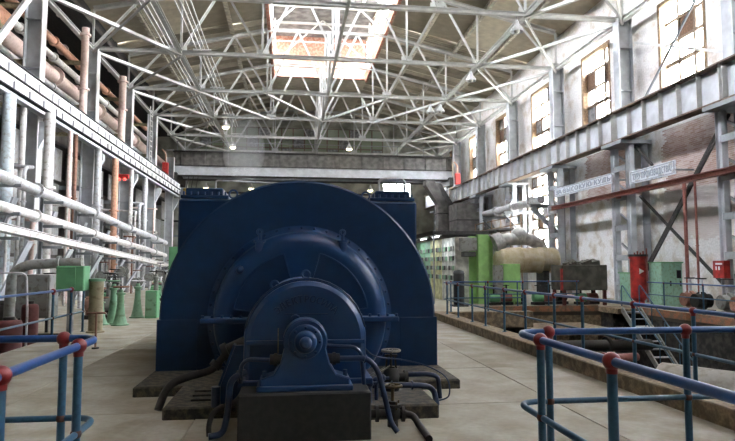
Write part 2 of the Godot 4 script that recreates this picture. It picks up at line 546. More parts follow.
func floors() -> void:
	var fl := setting("floor")
	# sub-base: seen only in the joints
	block(fl, "base", v(-5.35, -0.35, -14), v(4.42, -0.03, 63), M.joint)
	block(fl, "base", v(-15.5, -0.35, 15.6), v(-5.35, -0.03, 63), M.joint)
	block(fl, "base", v(4.42, -0.35, 18.4), v(7.4, -0.03, 63), M.joint)
	block(fl, "base", v(7.4, -0.35, 23.0), v(16, -0.03, 63), M.joint)
	block(fl, "base", v(13.4, -0.35, -14), v(16, -0.03, 23.0), M.joint)
	var kinds := [M.concrete, M.concrete_b, M.concrete_c]
	var xs := [-5.35, -3.3, -1.0, 1.35, 3.2, 4.42]
	var d := -2.0
	var row := 0
	while d < 40.0:
		var step := 1.9 + 0.5 * ((row * 7) % 3)
		if d > 18: step = 4.4
		for i in xs.size() - 1:
			slab(fl, xs[i], xs[i + 1], d, d + step, kinds[(i * 5 + row * 3 + i * row) % 3])
		d += step
		row += 1
	slab(fl, -5.35, 4.42, -14, -2.0, M.concrete)
	slab(fl, -5.35, 4.42, d, 63, M.concrete)
	slab(fl, -15.5, -5.35, 15.6, 24, M.concrete_b)
	slab(fl, -15.5, -5.35, 24, 63, M.concrete)
	slab(fl, 4.42, 7.4, 18.4, 24, M.concrete_b)
	slab(fl, 4.42, 7.4, 24, 63, M.concrete)
	slab(fl, 7.4, 13.4, 23.0, 63, M.concrete_b)
	slab(fl, 13.4, 16, -14, 20, M.concrete_b)
	slab(fl, 13.4, 16, 20, 63, M.concrete_b)
	# the sunken bays beside the gangway
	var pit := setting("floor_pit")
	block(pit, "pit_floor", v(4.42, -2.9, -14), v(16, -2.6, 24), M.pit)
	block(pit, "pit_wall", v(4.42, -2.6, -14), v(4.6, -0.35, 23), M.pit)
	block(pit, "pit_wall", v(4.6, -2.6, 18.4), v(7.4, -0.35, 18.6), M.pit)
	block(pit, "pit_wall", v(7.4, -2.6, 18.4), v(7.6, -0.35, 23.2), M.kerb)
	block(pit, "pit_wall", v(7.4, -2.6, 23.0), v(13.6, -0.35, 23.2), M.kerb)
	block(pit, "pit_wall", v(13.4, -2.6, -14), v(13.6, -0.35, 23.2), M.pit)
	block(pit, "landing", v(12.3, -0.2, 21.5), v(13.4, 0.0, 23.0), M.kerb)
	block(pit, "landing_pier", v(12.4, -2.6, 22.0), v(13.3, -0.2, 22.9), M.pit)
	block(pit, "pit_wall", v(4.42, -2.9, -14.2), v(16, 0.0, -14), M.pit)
	var lp := setting("floor_sunken")
	block(lp, "pit_floor", v(-15.5, -1.6, -14), v(-5.35, -1.3, 16), M.pit)
	block(lp, "pit_wall", v(-5.55, -1.3, -14), v(-5.35, -0.35, 15.6), M.pit)
	block(lp, "pit_wall", v(-15.5, -1.3, 15.6), v(-5.35, -0.35, 15.8), M.pit)
	block(lp, "pit_wall", v(-15.5, -1.6, -14.2), v(-5.35, 0.0, -14), M.pit)
	# raised kerb along the right-hand pit, and the rusty steel edges of the far decks
	var k := setting("trim_1")
	var d0 := -4.0
	while d0 < 18.0:
		var st := newst()
		bx(st, v(4.42, -0.3, d0), v(4.82, 0.2, minf(d0 + 2.98, 18.55)), 0.015)
		obj("kerb_stone", st, M.kerb, k)
		d0 += 3.0
	var st2 := newst()
	bx(st2, v(4.82, -0.3, 18.2), v(7.6, 0.2, 18.55), 0.015)
	obj("kerb_stone", st2, M.kerb, k)
	var t := setting("trim_2")
	var x0 := 7.4
	while x0 < 12.2:
		block(t, "edge_plate", v(x0, -0.2, 22.92), v(minf(x0 + 1.74, 12.3), 0.03, 23.02), M.deck_edge)
		x0 += 1.77
	d0 = -2.0
	while d0 < 21.0:
		block(t, "edge_plate", v(13.32, -0.22, d0), v(13.42, 0.03, minf(d0 + 2.95, 21.5)), M.deck_edge)
		d0 += 3.0

func slab(fl: Node3D, x0: float, x1: float, d0: float, d1: float, m: Material) -> void:
	var st := newst()
	var j := 0.004
	var y := rng.randf_range(-0.002, 0.002)
	bx(st, v(x0 + j, -0.03, d0 + j), v(x1 - j, y, d1 - j), 0.006)
	obj("slab", st, m, fl)

func window_at(n: int, x: float, d0: float, d1: float, y0: float, y1: float, nx: int, ny: int, boarded: float, seed_: int) -> void:
	# a tall steel sash in a wall across x: bars along d and y, each pane its own sheet
	var w := setting("window_%d" % n)
	var r := RandomNumberGenerator.new()
	r.seed = seed_
	var st := newst()
	for i in nx + 1:
		var d := lerpf(d0, d1, float(i) / nx)
		var t := 0.09 if i == 0 or i == nx else 0.06
		bx(st, v(x - 0.05, y0, d - t), v(x + 0.05, y1, d + t))
	for j in ny + 1:
		var y := lerpf(y0, y1, float(j) / ny)
		var t := 0.09 if j == 0 or j == ny else (0.09 if j == ny / 2 else 0.06)
		bx(st, v(x - 0.045, y - t, d0), v(x + 0.045, y + t, d1))
	obj("window_frame", st, M.window_frame, w)
	var pd := (d1 - d0) / nx
	var ph := (y1 - y0) / ny
	for i in nx:
		for j in ny:
			var q := r.randf()
			var m: Material = M.glass
			if q < boarded * 0.2: m = M.board_brown
			elif q < boarded * 0.4: m = M.board_grey
			elif q < boarded: m = M.glass_dirty
			block(w, "pane", v(x - 0.006, y0 + ph * j + 0.02, d0 + pd * i + 0.02), v(x + 0.006, y0 + ph * (j + 1) - 0.02, d0 + pd * (i + 1) - 0.02), m)

var win_n := 0
func right_wall() -> void:
	var w := setting("wall_right")
	var x0 := XR + 0.75
	var x1 := x0 + 0.5
	for k in range(-5, 7):
		var c := col_d(k)
		var a := c + 2.45
		var b := c + 5.45
		var has_low := k == 2
		block(w, "parapet", v(x0, 13.05, c), v(x1, 15.4, c + BAY), M.plaster)
		if k < -4:   # blind bay behind the viewer
			block(w, "pier", v(x0, -0.3, c), v(x1, 13.05, c + BAY), M.plaster)
			continue
		block(w, "pier", v(x0, 8.4, c), v(x1, 13.05, a), M.plaster)
		block(w, "pier", v(x0, 8.4, b), v(x1, 13.05, c + BAY), M.plaster)
		block(w, "spandrel", v(x0, 7.5, c), v(x1, 8.4, c + BAY), M.plaster)
		win_n += 1
		window_at(win_n, x0 + 0.3, a, b, 8.4, 13.05, 3, 5, [0.35, 0.4, 0.4, 0.6, 0.7, 0.7, 0.5][posmod(k, 7)], 100 + k)
		# brick reveal round the opening
		var st := newst()
		bx(st, v(x0 - 0.015, 8.4, a - 0.02), v(x0 + 0.25, 13.05, a + 0.16))
		bx(st, v(x0 - 0.015, 8.4, b - 0.16), v(x0 + 0.25, 13.05, b + 0.02))
		bx(st, v(x0 - 0.015, 12.9, a), v(x0 + 0.25, 13.07, b))
		obj("reveal", st, M.timber, w)
		if has_low:
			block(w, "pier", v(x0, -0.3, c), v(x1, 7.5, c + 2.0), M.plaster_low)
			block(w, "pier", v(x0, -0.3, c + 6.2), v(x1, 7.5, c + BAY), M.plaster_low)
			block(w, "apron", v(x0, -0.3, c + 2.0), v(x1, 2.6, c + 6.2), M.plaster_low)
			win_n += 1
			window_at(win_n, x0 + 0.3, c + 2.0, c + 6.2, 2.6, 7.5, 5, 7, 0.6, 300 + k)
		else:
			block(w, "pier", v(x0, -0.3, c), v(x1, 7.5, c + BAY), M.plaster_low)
	# bare brickwork where the plaster has come away: real bricks standing proud of the mortar
	brickwork(w, x0, 18.6, 23.7, 2.6, 7.45, 5)
	brickwork(w, x0, 26.2, 30.6, 4.9, 7.45, 6)

func brickwork(w: Node3D, x: float, d0: float, d1: float, y0: float, y1: float, seed_: int) -> void:
	var r := RandomNumberGenerator.new()
	r.seed = seed_
	var n := FastNoiseLite.new()
	n.seed = seed_
	n.frequency = 0.5
	var st := newst()
	var y := y0
	var row := 0
	while y < y1:
		var d := d0 - (0.13 if row % 2 else 0.0)
		while d < d1:
			# ragged outline of the patch
			var e := minf(minf(d - d0, d1 - d), (y - y0) * 1.2) + n.get_noise_2d(d * 2.0, y * 2.0) * 0.6
			if e > 0.12:
				var t := r.randf()
				var c := Color(0.33, 0.22, 0.18).lerp(Color(0.46, 0.37, 0.33), t)
				if n.get_noise_2d(d + 50.0, y) > 0.1: c = c.lerp(Color(0.66, 0.63, 0.6), 0.25)
				if y < 4.75: c = c.lerp(Color(0.68, 0.66, 0.64), 0.7)
				st.set_color(c)
				bx(st, v(x - 0.012 - t * 0.008, y, d), v(x + 0.03, y + 0.065, d + 0.245))
			d += 0.26
		y += 0.077
		row += 1
	var o := obj("brickwork", st, M.brick, w)
	o.set_meta("kind", "stuff")

func left_wall() -> void:
	var w := setting("wall_left")
	block(w, "backing", v(-15.9, -1.6, -14), v(-15.5, 16.0, 63), M.dark_wall)
	# steel sheets between the columns below the crane girder
	for k in range(-3, 6):
		var c := col_d(k)
		for row in 4:
			for i in 3:
				var y := 0.3 + row * 1.85
				if (i + row * 2 + k * 5) % 7 == 3: continue
				var d := c + 0.5 + i * 2.05
				var off := 0.05 * ((i + row + k + 9) % 3)
				block(w, "panel", v(-11.6 - off, y, d), v(-11.55 - off, y + 1.7, d + 1.95), [M.louvre, M.louvre, M.cabinet_grey][(i + row + k + 9) % 3])
		block(w, "floor_strip", v(-15.5, 7.45, c), v(-11.2, 7.6, c + BAY), M.steel_dark)
	var r := setting("ceiling_side")
	block(r, "deck", v(-15.9, 14.9, -14), v(-10.9, 15.1, 63), M.dark_wall)

func end_walls() -> void:
	var b := setting("wall_back")
	block(b, "masonry", v(-15.9, -0.3, 63), v(XR + 1.25, 9.0, 63.4), M.back_wall)
	block(b, "masonry", v(-15.9, 9.0, 63), v(9.8, 12.9, 63.4), M.back_wall)
	block(b, "masonry", v(-15.9, 16.1, 63), v(9.8, 18.0, 63.4), M.back_wall)
	block(b, "masonry", v(-15.9, 12.9, 63), v(-9.4, 16.1, 63.4), M.back_wall)
	# grimed glazing high in the end wall
	var gw := setting("window_93")
	var gs := newst()
	for i in 17:
		bx(gs, v(-9.4 + i * 1.2 - 0.06, 12.9, 63.1), v(-9.4 + i * 1.2 + 0.06, 16.1, 63.25))
	for i in 4:
		bx(gs, v(-9.4, 12.9 + i * 1.0667 - 0.06, 63.1), v(9.8, 12.9 + i * 1.0667 + 0.06, 63.25))
	obj("window_frame", gs, M.window_frame, gw)
	for i in 16:
		for j in 3:
			block(gw, "pane", v(-9.36 + i * 1.2, 12.94 + j * 1.0667, 63.16), v(-8.24 + i * 1.2, 13.93 + j * 1.0667, 63.18), M.board_grey if (i * 7 + j * 5) % 4 == 1 else M.glass_grimed)
	block(b, "masonry", v(12.8, 9.0, 63), v(XR + 1.25, 18.0, 63.4), M.back_wall)
	block(b, "masonry", v(9.8, 10.7, 63), v(12.8, 18.0, 63.4), M.back_wall)
	for i in 7:
		block(b, "band", v(-15.5, 3.0 + i * 1.5, 62.9), v(9.4, 3.2 + i * 1.5, 63.0), M.steel_grey if i % 2 else M.steel_dark)
	var w := setting("window_90")
	var st := newst()
	for i in 5:
		bx(st, v(9.8 + i * 0.75 - 0.05, 9, 63.1), v(9.8 + i * 0.75 + 0.05, 10.7, 63.2))
	for i in 3:
		bx(st, v(9.8, 9 + i * 0.85 - 0.05, 63.1), v(12.8, 9 + i * 0.85 + 0.05, 63.2))
	obj("window_frame", st, M.window_frame, w)
	for i in 4:
		for j in 2:
			block(w, "pane", v(9.85 + i * 0.75, 9.05 + j * 0.85, 63.14), v(10.5 + i * 0.75, 9.8 + j * 0.85, 63.16), M.glass if (i + j * 3) % 4 else M.glass_dirty)
	var f := setting("wall_front")
	block(f, "masonry", v(-15.9, -3, -14.4), v(XR + 1.25, 22.0, -14), M.back_wall)

func roof() -> void:
	var halves := [setting("ceiling_left"), setting("ceiling_right")]
	var c: Node3D = halves[0]
	# ribbed boards laid across the purlins
	var xs_l := [-1.5, -3.9, -6.2, -8.6, -10.95]
	var xs_r := [6.3, 8.7, 11.1, 13.5, 16.45]
	for side in 2:
		var xs: Array = xs_l if side == 0 else xs_r
		c = halves[side]
		for i in 4:
			var xa: float = xs[i]
			var xb: float = xs[i + 1]
			var d := -14.0
			var j := 0
			while d < 63.0:
				var step := 0.87 if d > 21.0 else 17.5
				var a := v(xa, roof_y(xa) + 0.1, d + step / 2)
				var b := v(xb, roof_y(xb) + 0.1, d + step / 2)
				var lift := 0.05 * ((j + i) % 2)
				a.y += lift
				b.y += lift
				var bs := frame(a, b)
				var len := a.distance_to(b) - 0.02
				inst("roof_board", UR, [M.roof_board, M.roof_board_b, M.roof_board_c, M.roof_board_b, M.roof_board][(j * 3 + i * 2) % 5], Transform3D(Basis(bs.x * (step - 0.045), bs.y * 0.16, bs.z * len), (a + b) / 2), c)
				d += step
				j += 1
			block(c, "roofing", v(minf(xa, xb), roof_y(xb) + 0.75, -14.4), v(maxf(xa, xb), roof_y(xb) + 0.8, 63.4), M.steel_dark)
			if i > 0:
				for dd in range(-2, 7):
					member(c, "purlin", v(xa, roof_y(xa) - 0.12, col_d(dd)), v(xa, roof_y(xa) - 0.12, col_d(dd + 1)), 0.2, 0.34, M.purlin, UI)
	# end caps between the roof slopes and the outside skin
	block(halves[0], "roofing", v(-15.9, 14.8, -14.4), v(-10.9, 15.6, 63.4), M.steel_dark)
	# the glazed lantern along the ridge
	var l := setting("ceiling_lantern")
	var y0 := 17.6
	var y1 := 21.0
	var dn := 50.0
	var ds := -2.0
	block(l, "roof_slab", v(-1.9, y1, ds - 0.4), v(6.7, y1 + 0.25, dn + 0.3), M.lantern_roof)
	block(l, "end_wall", v(-1.5, y0 - 0.1, dn), v(6.3, y1, dn + 0.3), M.lantern_wall)
	block(l, "end_wall", v(-1.5, y0 - 0.1, ds - 0.3), v(6.3, y1, ds), M.lantern_wall)
	block(l, "kerb_beam", v(-1.62, y0 - 0.35, ds), v(-1.42, y0 + 0.5, dn), M.lantern_wall)
	block(l, "kerb_beam", v(6.22, y0 - 0.35, ds), v(6.42, y0 + 0.5, dn), M.lantern_wall)
	# beyond the lantern the roof closes over the ridge
	block(l, "ridge_deck", v(-1.6, y0, -14.4), v(6.4, y0 + 0.2, ds), M.roof_board)
	block(l, "ridge_deck", v(-1.6, y0, dn), v(6.4, y0 + 0.2, 63.4), M.roof_board)
	for i in 20:
		var dd := -13.0 + i * 3.15
		if dd < 24: continue
		block(l, "roof_rib", v(-1.5, y1 - 0.18, dd), v(6.3, y1, dd + 0.1), M.steel_white)
	for side in 2:
		var x := -1.52 if side == 0 else 6.32
		var w := setting("window_%d" % (91 + side))
		var st := newst()
		var n := 21
		for i in n + 1:
			var dd := lerpf(ds, dn, float(i) / n)
			bx(st, v(x - 0.04, y0 + 0.5, dd - 0.04), v(x + 0.04, y1, dd + 0.04))
		for yy in [y0 + 0.5, (y0 + 0.5 + y1) / 2, y1 - 0.04]:
			bx(st, v(x - 0.04, yy - 0.04, ds), v(x + 0.04, yy + 0.04, dn))
		obj("window_frame", st, M.window_frame, w)
		for i in n:
			for j in 2:
				var a := lerpf(ds, dn, float(i) / n)
				var b := lerpf(ds, dn, float(i + 1) / n)
				var ya := y0 + 0.5 + j * 1.45
				block(w, "pane", v(x - 0.006, ya + 0.04, a + 0.04), v(x + 0.006, ya + 1.41, b - 0.04), M.glass_dirty if (i * 3 + j) % 4 else M.glass)

const TX := [-10.4, -5.9, -1.6, 2.4, 6.4, 10.5, 15.2]
func trusses() -> void:
	var words := ["crossing the very top of the view", "second from the viewer", "third from the viewer", "fourth from the viewer", "fifth from the viewer, before the bridge crane", "sixth from the viewer, behind the bridge crane"]
	for k in range(0, 7):
		var d := col_d(k)
		var label: String = "pale steel roof truss just out of the top of view, over the near bay" if k == 0 else "pale grey steel roof truss, " + words[k - 1]
		var t := thing("roof_truss", label, "truss", v(CX, CH, d), "roof trusses across the hall")
		var top := func(x: float) -> Vector3: return v(x, roof_y(x) - 0.35, d)
		var bot := func(x: float) -> Vector3: return v(x, CH, d)
		member(t, "bottom_chord", bot.call(XL), bot.call(CX), 0.22, 0.2, M.steel_truss, UI)
		member(t, "bottom_chord", bot.call(CX), bot.call(XR), 0.22, 0.2, M.steel_truss, UI)
		member(t, "top_chord", top.call(XL), top.call(-1.5), 0.24, 0.22, M.steel_truss, UI)
		member(t, "top_chord", top.call(6.3), top.call(XR), 0.24, 0.22, M.steel_truss, UI)
		member(t, "top_chord", top.call(-1.5), top.call(6.3), 0.2, 0.2, M.steel_truss, UI)
		for i in TX.size():
			var x: float = TX[i]
			member(t, "vertical", bot.call(x), top.call(x), 0.11, 0.11, M.steel_truss, UL)
			var g := newst()
			box(g, bot.call(x) + Vector3(0, 0.12, 0), Vector3(0.62, 0.42, 0.03))
			obj("gusset_plate", g, M.steel_truss, t)
			if i < TX.size() - 1:
				var mx: float = (TX[i] + TX[i + 1]) / 2
				member(t, "diagonal", bot.call(x), top.call(mx), 0.14, 0.14, M.steel_truss, UL)
				member(t, "diagonal", bot.call(TX[i + 1]), top.call(mx), 0.12, 0.12, M.steel_truss, UL)
		# lantern posts above the truss
		if d < 50:
			for x in [-1.35, 6.15]:
				member(t, "lantern_post", v(x, 17.3, d), v(x, 21.0, d), 0.14, 0.14, M.steel_truss)
			member(t, "lantern_brace", v(-1.35, 17.5, d), v(2.4, 21.0, d), 0.1, 0.1, M.steel_truss, UL)
			member(t, "lantern_brace", v(6.15, 17.5, d), v(2.4, 21.0, d), 0.1, 0.1, M.steel_truss, UL)
			member(t, "lantern_tie", v(-1.35, 19.2, d), v(6.15, 19.2, d), 0.08, 0.08, M.steel_truss, UL)
	# bracing in the plane of the bottom chords, bay by bay
	for k in range(0, 6):
		var d := col_d(k)
		var e := col_d(k + 1)
		var t := thing("roof_bracing", "white steel cross bracing between the trusses, %s bay of the roof" % ORD[k], "bracing", v(CX, CH, d), "horizontal roof bracing")
		var y := CH - 0.12
		for x in [-10.4, -5.9, 2.4, 10.5, 15.2]:
			member(t, "strut", v(x, CH - 0.02, d + 0.1), v(x, CH - 0.02, e - 0.1), 0.13 if x == 2.4 else 0.2, 0.2, M.steel_truss, UI)
		member(t, "diagonal", v(-10.4, y, d), v(-5.9, y, e), 0.19, 0.14, M.steel_truss)
		member(t, "diagonal", v(-5.9, y - 0.13, d), v(-10.4, y - 0.13, e), 0.14, 0.1, M.steel_truss, UL)
		member(t, "diagonal", v(15.2, y, d), v(10.5, y, e), 0.17, 0.12, M.steel_truss)
		member(t, "diagonal", v(10.5, y - 0.13, d), v(15.2, y - 0.13, e), 0.14, 0.1, M.steel_truss, UL)
		if k == 3:
			member(t, "diagonal", v(-5.9, y, d), v(-1.6, y, e), 0.17, 0.12, M.steel_truss)
			member(t, "diagonal", v(10.5, y, d), v(6.4, y, e), 0.14, 0.12, M.steel_truss)
		if k == 3:
			member(t, "diagonal", v(-1.6, y, d), v(2.4, y, e), 0.17, 0.12, M.steel_truss)
			member(t, "diagonal", v(6.4, y, d), v(2.4, y, e), 0.17, 0.12, M.steel_truss)
	# upright sway frames on the centre line
	for k in range(2, 6):
		var d := col_d(k)
		var t := thing("sway_frame", "white lattice frame upright under the lantern, %s of the row" % ORD[k - 2], "bracing", v(CX, CH, d), "lattice frames on the centre line")
		member(t, "upright", v(CX - 0.16, CH, d + 0.2), v(CX - 0.16, 17.2, d + 0.2), 0.12, 0.12, M.steel_truss, UL)
		member(t, "upright", v(CX + 0.16, CH, d + 0.2), v(CX + 0.16, 17.2, d + 0.2), 0.12, 0.12, M.steel_truss, UL)
		member(t, "brace", v(CX, CH, d + 0.3), v(CX, 17.2, d + BAY - 0.2), 0.12, 0.12, M.steel_truss, UL)
		member(t, "brace", v(CX, 17.2, d + 0.3), v(CX, CH, d + BAY - 0.2), 0.12, 0.12, M.steel_truss, UL)
	# two bundles of conduit under the roof
	for b in 2:
		for i in 4:
			var x := (-6.75 if b == 0 else -5.15) + i * 0.22
			var st := newst()
			var pts := []
			for j in 12:
				pts.append(v(x + 0.02 * sin(j * 1.7 + i), CH + 0.32 + 0.015 * sin(j * 2.3 + i * 2), 18.0 + j * 3.0))
			tube(st, pts, 0.035, 6)
			var o := obj("conduit", st, M.steel_white)
			tag(o, "%s thin pale conduit of the %s bundle on the roof trusses" % [["first", "second", "third", "fourth"][i], ["left", "right"][b]], "conduit", "conduits hung under the roof")
		var hang := thing("conduit_hanger", "pale steel hanger carrying the %s bundle of conduits under the roof" % ["left", "right"][b], "bracket", v(-6.4 + b * 1.6, CH, 32.4), "conduit hangers")
		for k in range(1, 6):
			block(hang, "hanger_bar", v(-6.9 + b * 1.6, CH + 0.22, col_d(k) + 0.1), v(-5.95 + b * 1.6, CH + 0.285, col_d(k) + 0.2), M.steel_white)

func column(label: String, x: float, d: float, top: float, s: float, m: Material, grp: String, y0 := 0.0) -> void:
	# built-up I column: web across the hall, flanges along it, with bolted splice plates
	var t := thing("steel_column", label, "column", v(x, y0, d), grp)
	var inn := -s   # towards the hall
	block(t, "web", v(x - 0.3, y0, d - 0.02), v(x + 0.3, top, d + 0.02), m)
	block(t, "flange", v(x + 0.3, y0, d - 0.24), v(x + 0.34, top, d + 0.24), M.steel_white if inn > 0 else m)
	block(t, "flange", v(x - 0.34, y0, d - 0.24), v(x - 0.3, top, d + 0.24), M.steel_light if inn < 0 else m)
	for y in [1.4, 3.6, 5.6, 9.6, 11.6]:
		if y < y0: continue
		block(t, "stiffener", v(x - 0.3, y, d - 0.22), v(x + 0.3, y + 0.04, d - 0.02), m)
	if y0 > 1.0: return
	block(t, "splice_plate", v(x - 0.36, 4.4, d - 0.2), v(x - 0.34, 5.2, d + 0.2), M.steel_grey)
	block(t, "base_plate", v(x - 0.45, 0, d - 0.4), v(x + 0.45, 0.05, d + 0.4), M.steel_dark)
	# corbel under the crane girder
	var st := newst()
	var q := inn
	var poly := [Vector2(0.3 * q, 7.4), Vector2(0.75 * q, 7.4), Vector2(0.75 * q, 7.1), Vector2(0.3 * q, 6.2)]
	extrude(st, poly, -0.16, 0.16, Transform3D(Basis.IDENTITY, v(x, 0, d)))
	obj("corbel", st, m, t)

func girders() -> void:
	for k in range(-1, 7):
		var d := col_d(k)
		var n: String = ORD[maxi(k, 0)]
		if k >= 0:
			column("grey steel column of the left row, %s of those seen" % ORD[k], XL, d, CH if k < 5 else 11.0, -1, M.steel_light, "left columns")
			column("grey steel column between the upper windows, %s of those seen" % ORD[k], XR, d, CH, 1, M.steel_grey, "right columns", 7.22)
			# lower part of the right columns: two legs laced together
			var t := thing("crane_column", "pair of laced grey legs carrying the right crane girder, %s pair" % n, "column", v(XR, 0, d), "laced legs on the right")
			for s in [-0.62, 0.66]:
				member(t, "leg", v(XR - 0.2, 0, d + s), v(XR - 0.2, 7.2, d + s), 0.24, 0.3, M.steel_light, UI, Vector3(0, 0, 1))
				member(t, "leg", v(XR + 0.5, 0, d + s), v(XR + 0.5, 7.2, d + s), 0.24, 0.2, M.steel_grey, UI, Vector3(0, 0, 1))
			for i in 5:
				member(t, "lacing", v(XR, 0.6 + i * 1.35, d - 0.6), v(XR, 1.3 + i * 1.35, d + 0.62), 0.08, 0.08, M.steel_grey)
				block(t, "batten", v(XR - 0.36, 0.5 + i * 1.35, d - 0.5), v(XR - 0.33, 0.75 + i * 1.35, d + 0.55), M.steel_grey)
			block(t, "cap_plate", v(XR - 0.75, 7.05, d - 0.85), v(XR + 0.7, 7.2, d + 0.85), M.steel_grey)
	# right crane girder: plate girder with stiffeners, in lengths from column to column
	for k in range(-1, 5):
		var a := col_d(k) + 0.03
		var b := col_d(k + 1) - 0.03
		var where: String = ["over the near right bay", "over the brick bay of the right wall", "over the left-hand sign board", "over the bright lower window", "over the fifth bay, by the pipe bracket", "ending at the far right by the red box"][k + 1]
		var t := thing("crane_girder", "pale blue-grey plate girder with upright stiffeners, " + where, "girder", v(XR - 0.35, 7.22, (a + b) / 2), "right crane girder lengths")
		var x := XR - 0.45
		block(t, "web", v(x - 0.02, 7.28, a), v(x + 0.02, 8.53, b), M.steel_light)
		block(t, "top_flange", v(x - 0.3, 8.53, a), v(x + 0.3, 8.59, b), M.flange_rust)
		block(t, "bottom_flange", v(x - 0.26, 7.22, a), v(x + 0.26, 7.28, b), M.flange_rust)
		block(t, "rail", v(x - 0.05, 8.59, a), v(x + 0.05, 8.71, b), M.steel_dark)
		for i in 7:
			var d := a + 0.06 + (b - a - 0.12) * i / 6.0
			block(t, "stiffener", v(x - 0.22, 7.28, d - 0.015), v(x - 0.02, 8.53, d + 0.015), M.steel_truss)
	# left crane girder: shallow box with three dark seams
	for k in range(0, 5):
		var a := col_d(k) + 0.02
		var b := col_d(k + 1) - 0.02
		var t := thing("crane_girder", "white painted crane girder of the left row with dark seams, %s length" % ORD[k], "girder", v(XL + 0.7, 7.45, (a + b) / 2), "left crane girder lengths")
		var x := XL + 0.72
		block(t, "upper_plate", v(x - 0.2, 8.2, a), v(x + 0.16, 8.62, b), M.steel_white)
		block(t, "lower_plate", v(x - 0.2, 7.72, a), v(x + 0.12, 8.14, b), M.steel_white)
		block(t, "top_flange", v(x - 0.3, 8.62, a), v(x + 0.22, 8.66, b), M.steel_black)
		block(t, "middle_seam", v(x - 0.3, 8.15, a), v(x + 0.2, 8.19, b), M.steel_black)
		block(t, "bottom_flange", v(x - 0.3, 7.68, a), v(x + 0.2, 7.72, b), M.steel_black)
		block(t, "walkway", v(x - 0.2, 7.5, a), v(x + 0.1, 7.62, b), M.steel_light)
		for i in 6:
			var d := a + 0.3 + (b - a - 0.6) * i / 5.0
			block(t, "stiffener", v(x + 0.16, 8.2, d - 0.02), v(x + 0.2, 8.5, d + 0.02), M.steel_grey)
			block(t, "stiffener", v(x + 0.12, 7.74, d + 0.5), v(x + 0.17, 8.0, d + 0.54), M.steel_grey)

func bridge_crane() -> void:
	var t := thing("bridge_crane", "grey overhead bridge crane spanning the hall behind the generator", "crane", v(CX, 8.9, 55))
	for i in 2:
		var d := 54.0 + i * 2.6
		block(t, "girder", v(-10.2, 9.55, d), v(14.9, 10.4, d + 0.5), M.steel_light)
		block(t, "girder", v(-10.2, 10.4, d + 0.05), v(14.9, 11.6, d + 0.45), M.steel_mid)
		block(t, "girder_flange", v(-10.3, 10.36, d - 0.12), v(15.0, 10.44, d + 0.6), M.steel_dark)
		block(t, "girder_flange", v(-10.3, 9.5, d - 0.12), v(15.0, 9.56, d + 0.6), M.steel_dark)
		block(t, "girder_flange", v(-10.3, 11.6, d - 0.2), v(15.0, 11.7, d + 0.7), M.steel_dark)
	for x in [-10.1, 14.75]:
		block(t, "end_carriage", v(x - 0.25, 8.95, 53.4), v(x + 0.25, 9.7, 58.0), M.steel_dark)
	for i in 13:
		var x := -9.6 + i * 2.0
		block(t, "stiffener", v(x, 10.44, 53.9), v(x + 0.06, 11.6, 54.05), M.steel_mid)
	member(t, "hand_rail", v(-10, 12.5, 53.8), v(14.8, 12.5, 53.8), 0.05, 0.05, M.steel_grey)
	for i in 11:
		member(t, "rail_post", v(-9.9 + i * 2.45, 11.7, 53.8), v(-9.9 + i * 2.45, 12.5, 53.8), 0.04, 0.04, M.steel_grey)

# ---------------------------------------------------------------- the generator and its exciter
const GX := 0.17
const GY := 0.88
const BX := 0.155     # outboard bearing, a little higher than the hood
const BY := 0.915

func along(d: float) -> Transform3D:   # lathe axis pointing from the machine to the viewer
	return Transform3D(Basis(Vector3(1, 0, 0), Vector3(0, 0, 1), Vector3(0, -1, 0)), v(GX, GY, d))

func bolts(parent: Node3D, r: float, d: float, n: int, size: float, m: Material, a0 := 0.0, a1 := TAU, c := Vector2(GX, GY)) -> void:
	var st := newst()
	for i in n:
		var a := a0 + (a1 - a0) * i / n
		var p := v(c.x + r * cos(a), c.y + r * sin(a), d)
		lathe(st, [Vector2(size, 0), Vector2(size, size * 0.9), Vector2(size * 0.6, size * 1.3), Vector2(0, size * 1.3)], 6, Transform3D(Basis(Vector3(1, 0, 0), Vector3(0, 0, 1), Vector3(0, -1, 0)), p))
	var o := obj("flange_bolts", st, m, parent)
	o.set_meta("kind", "stuff")

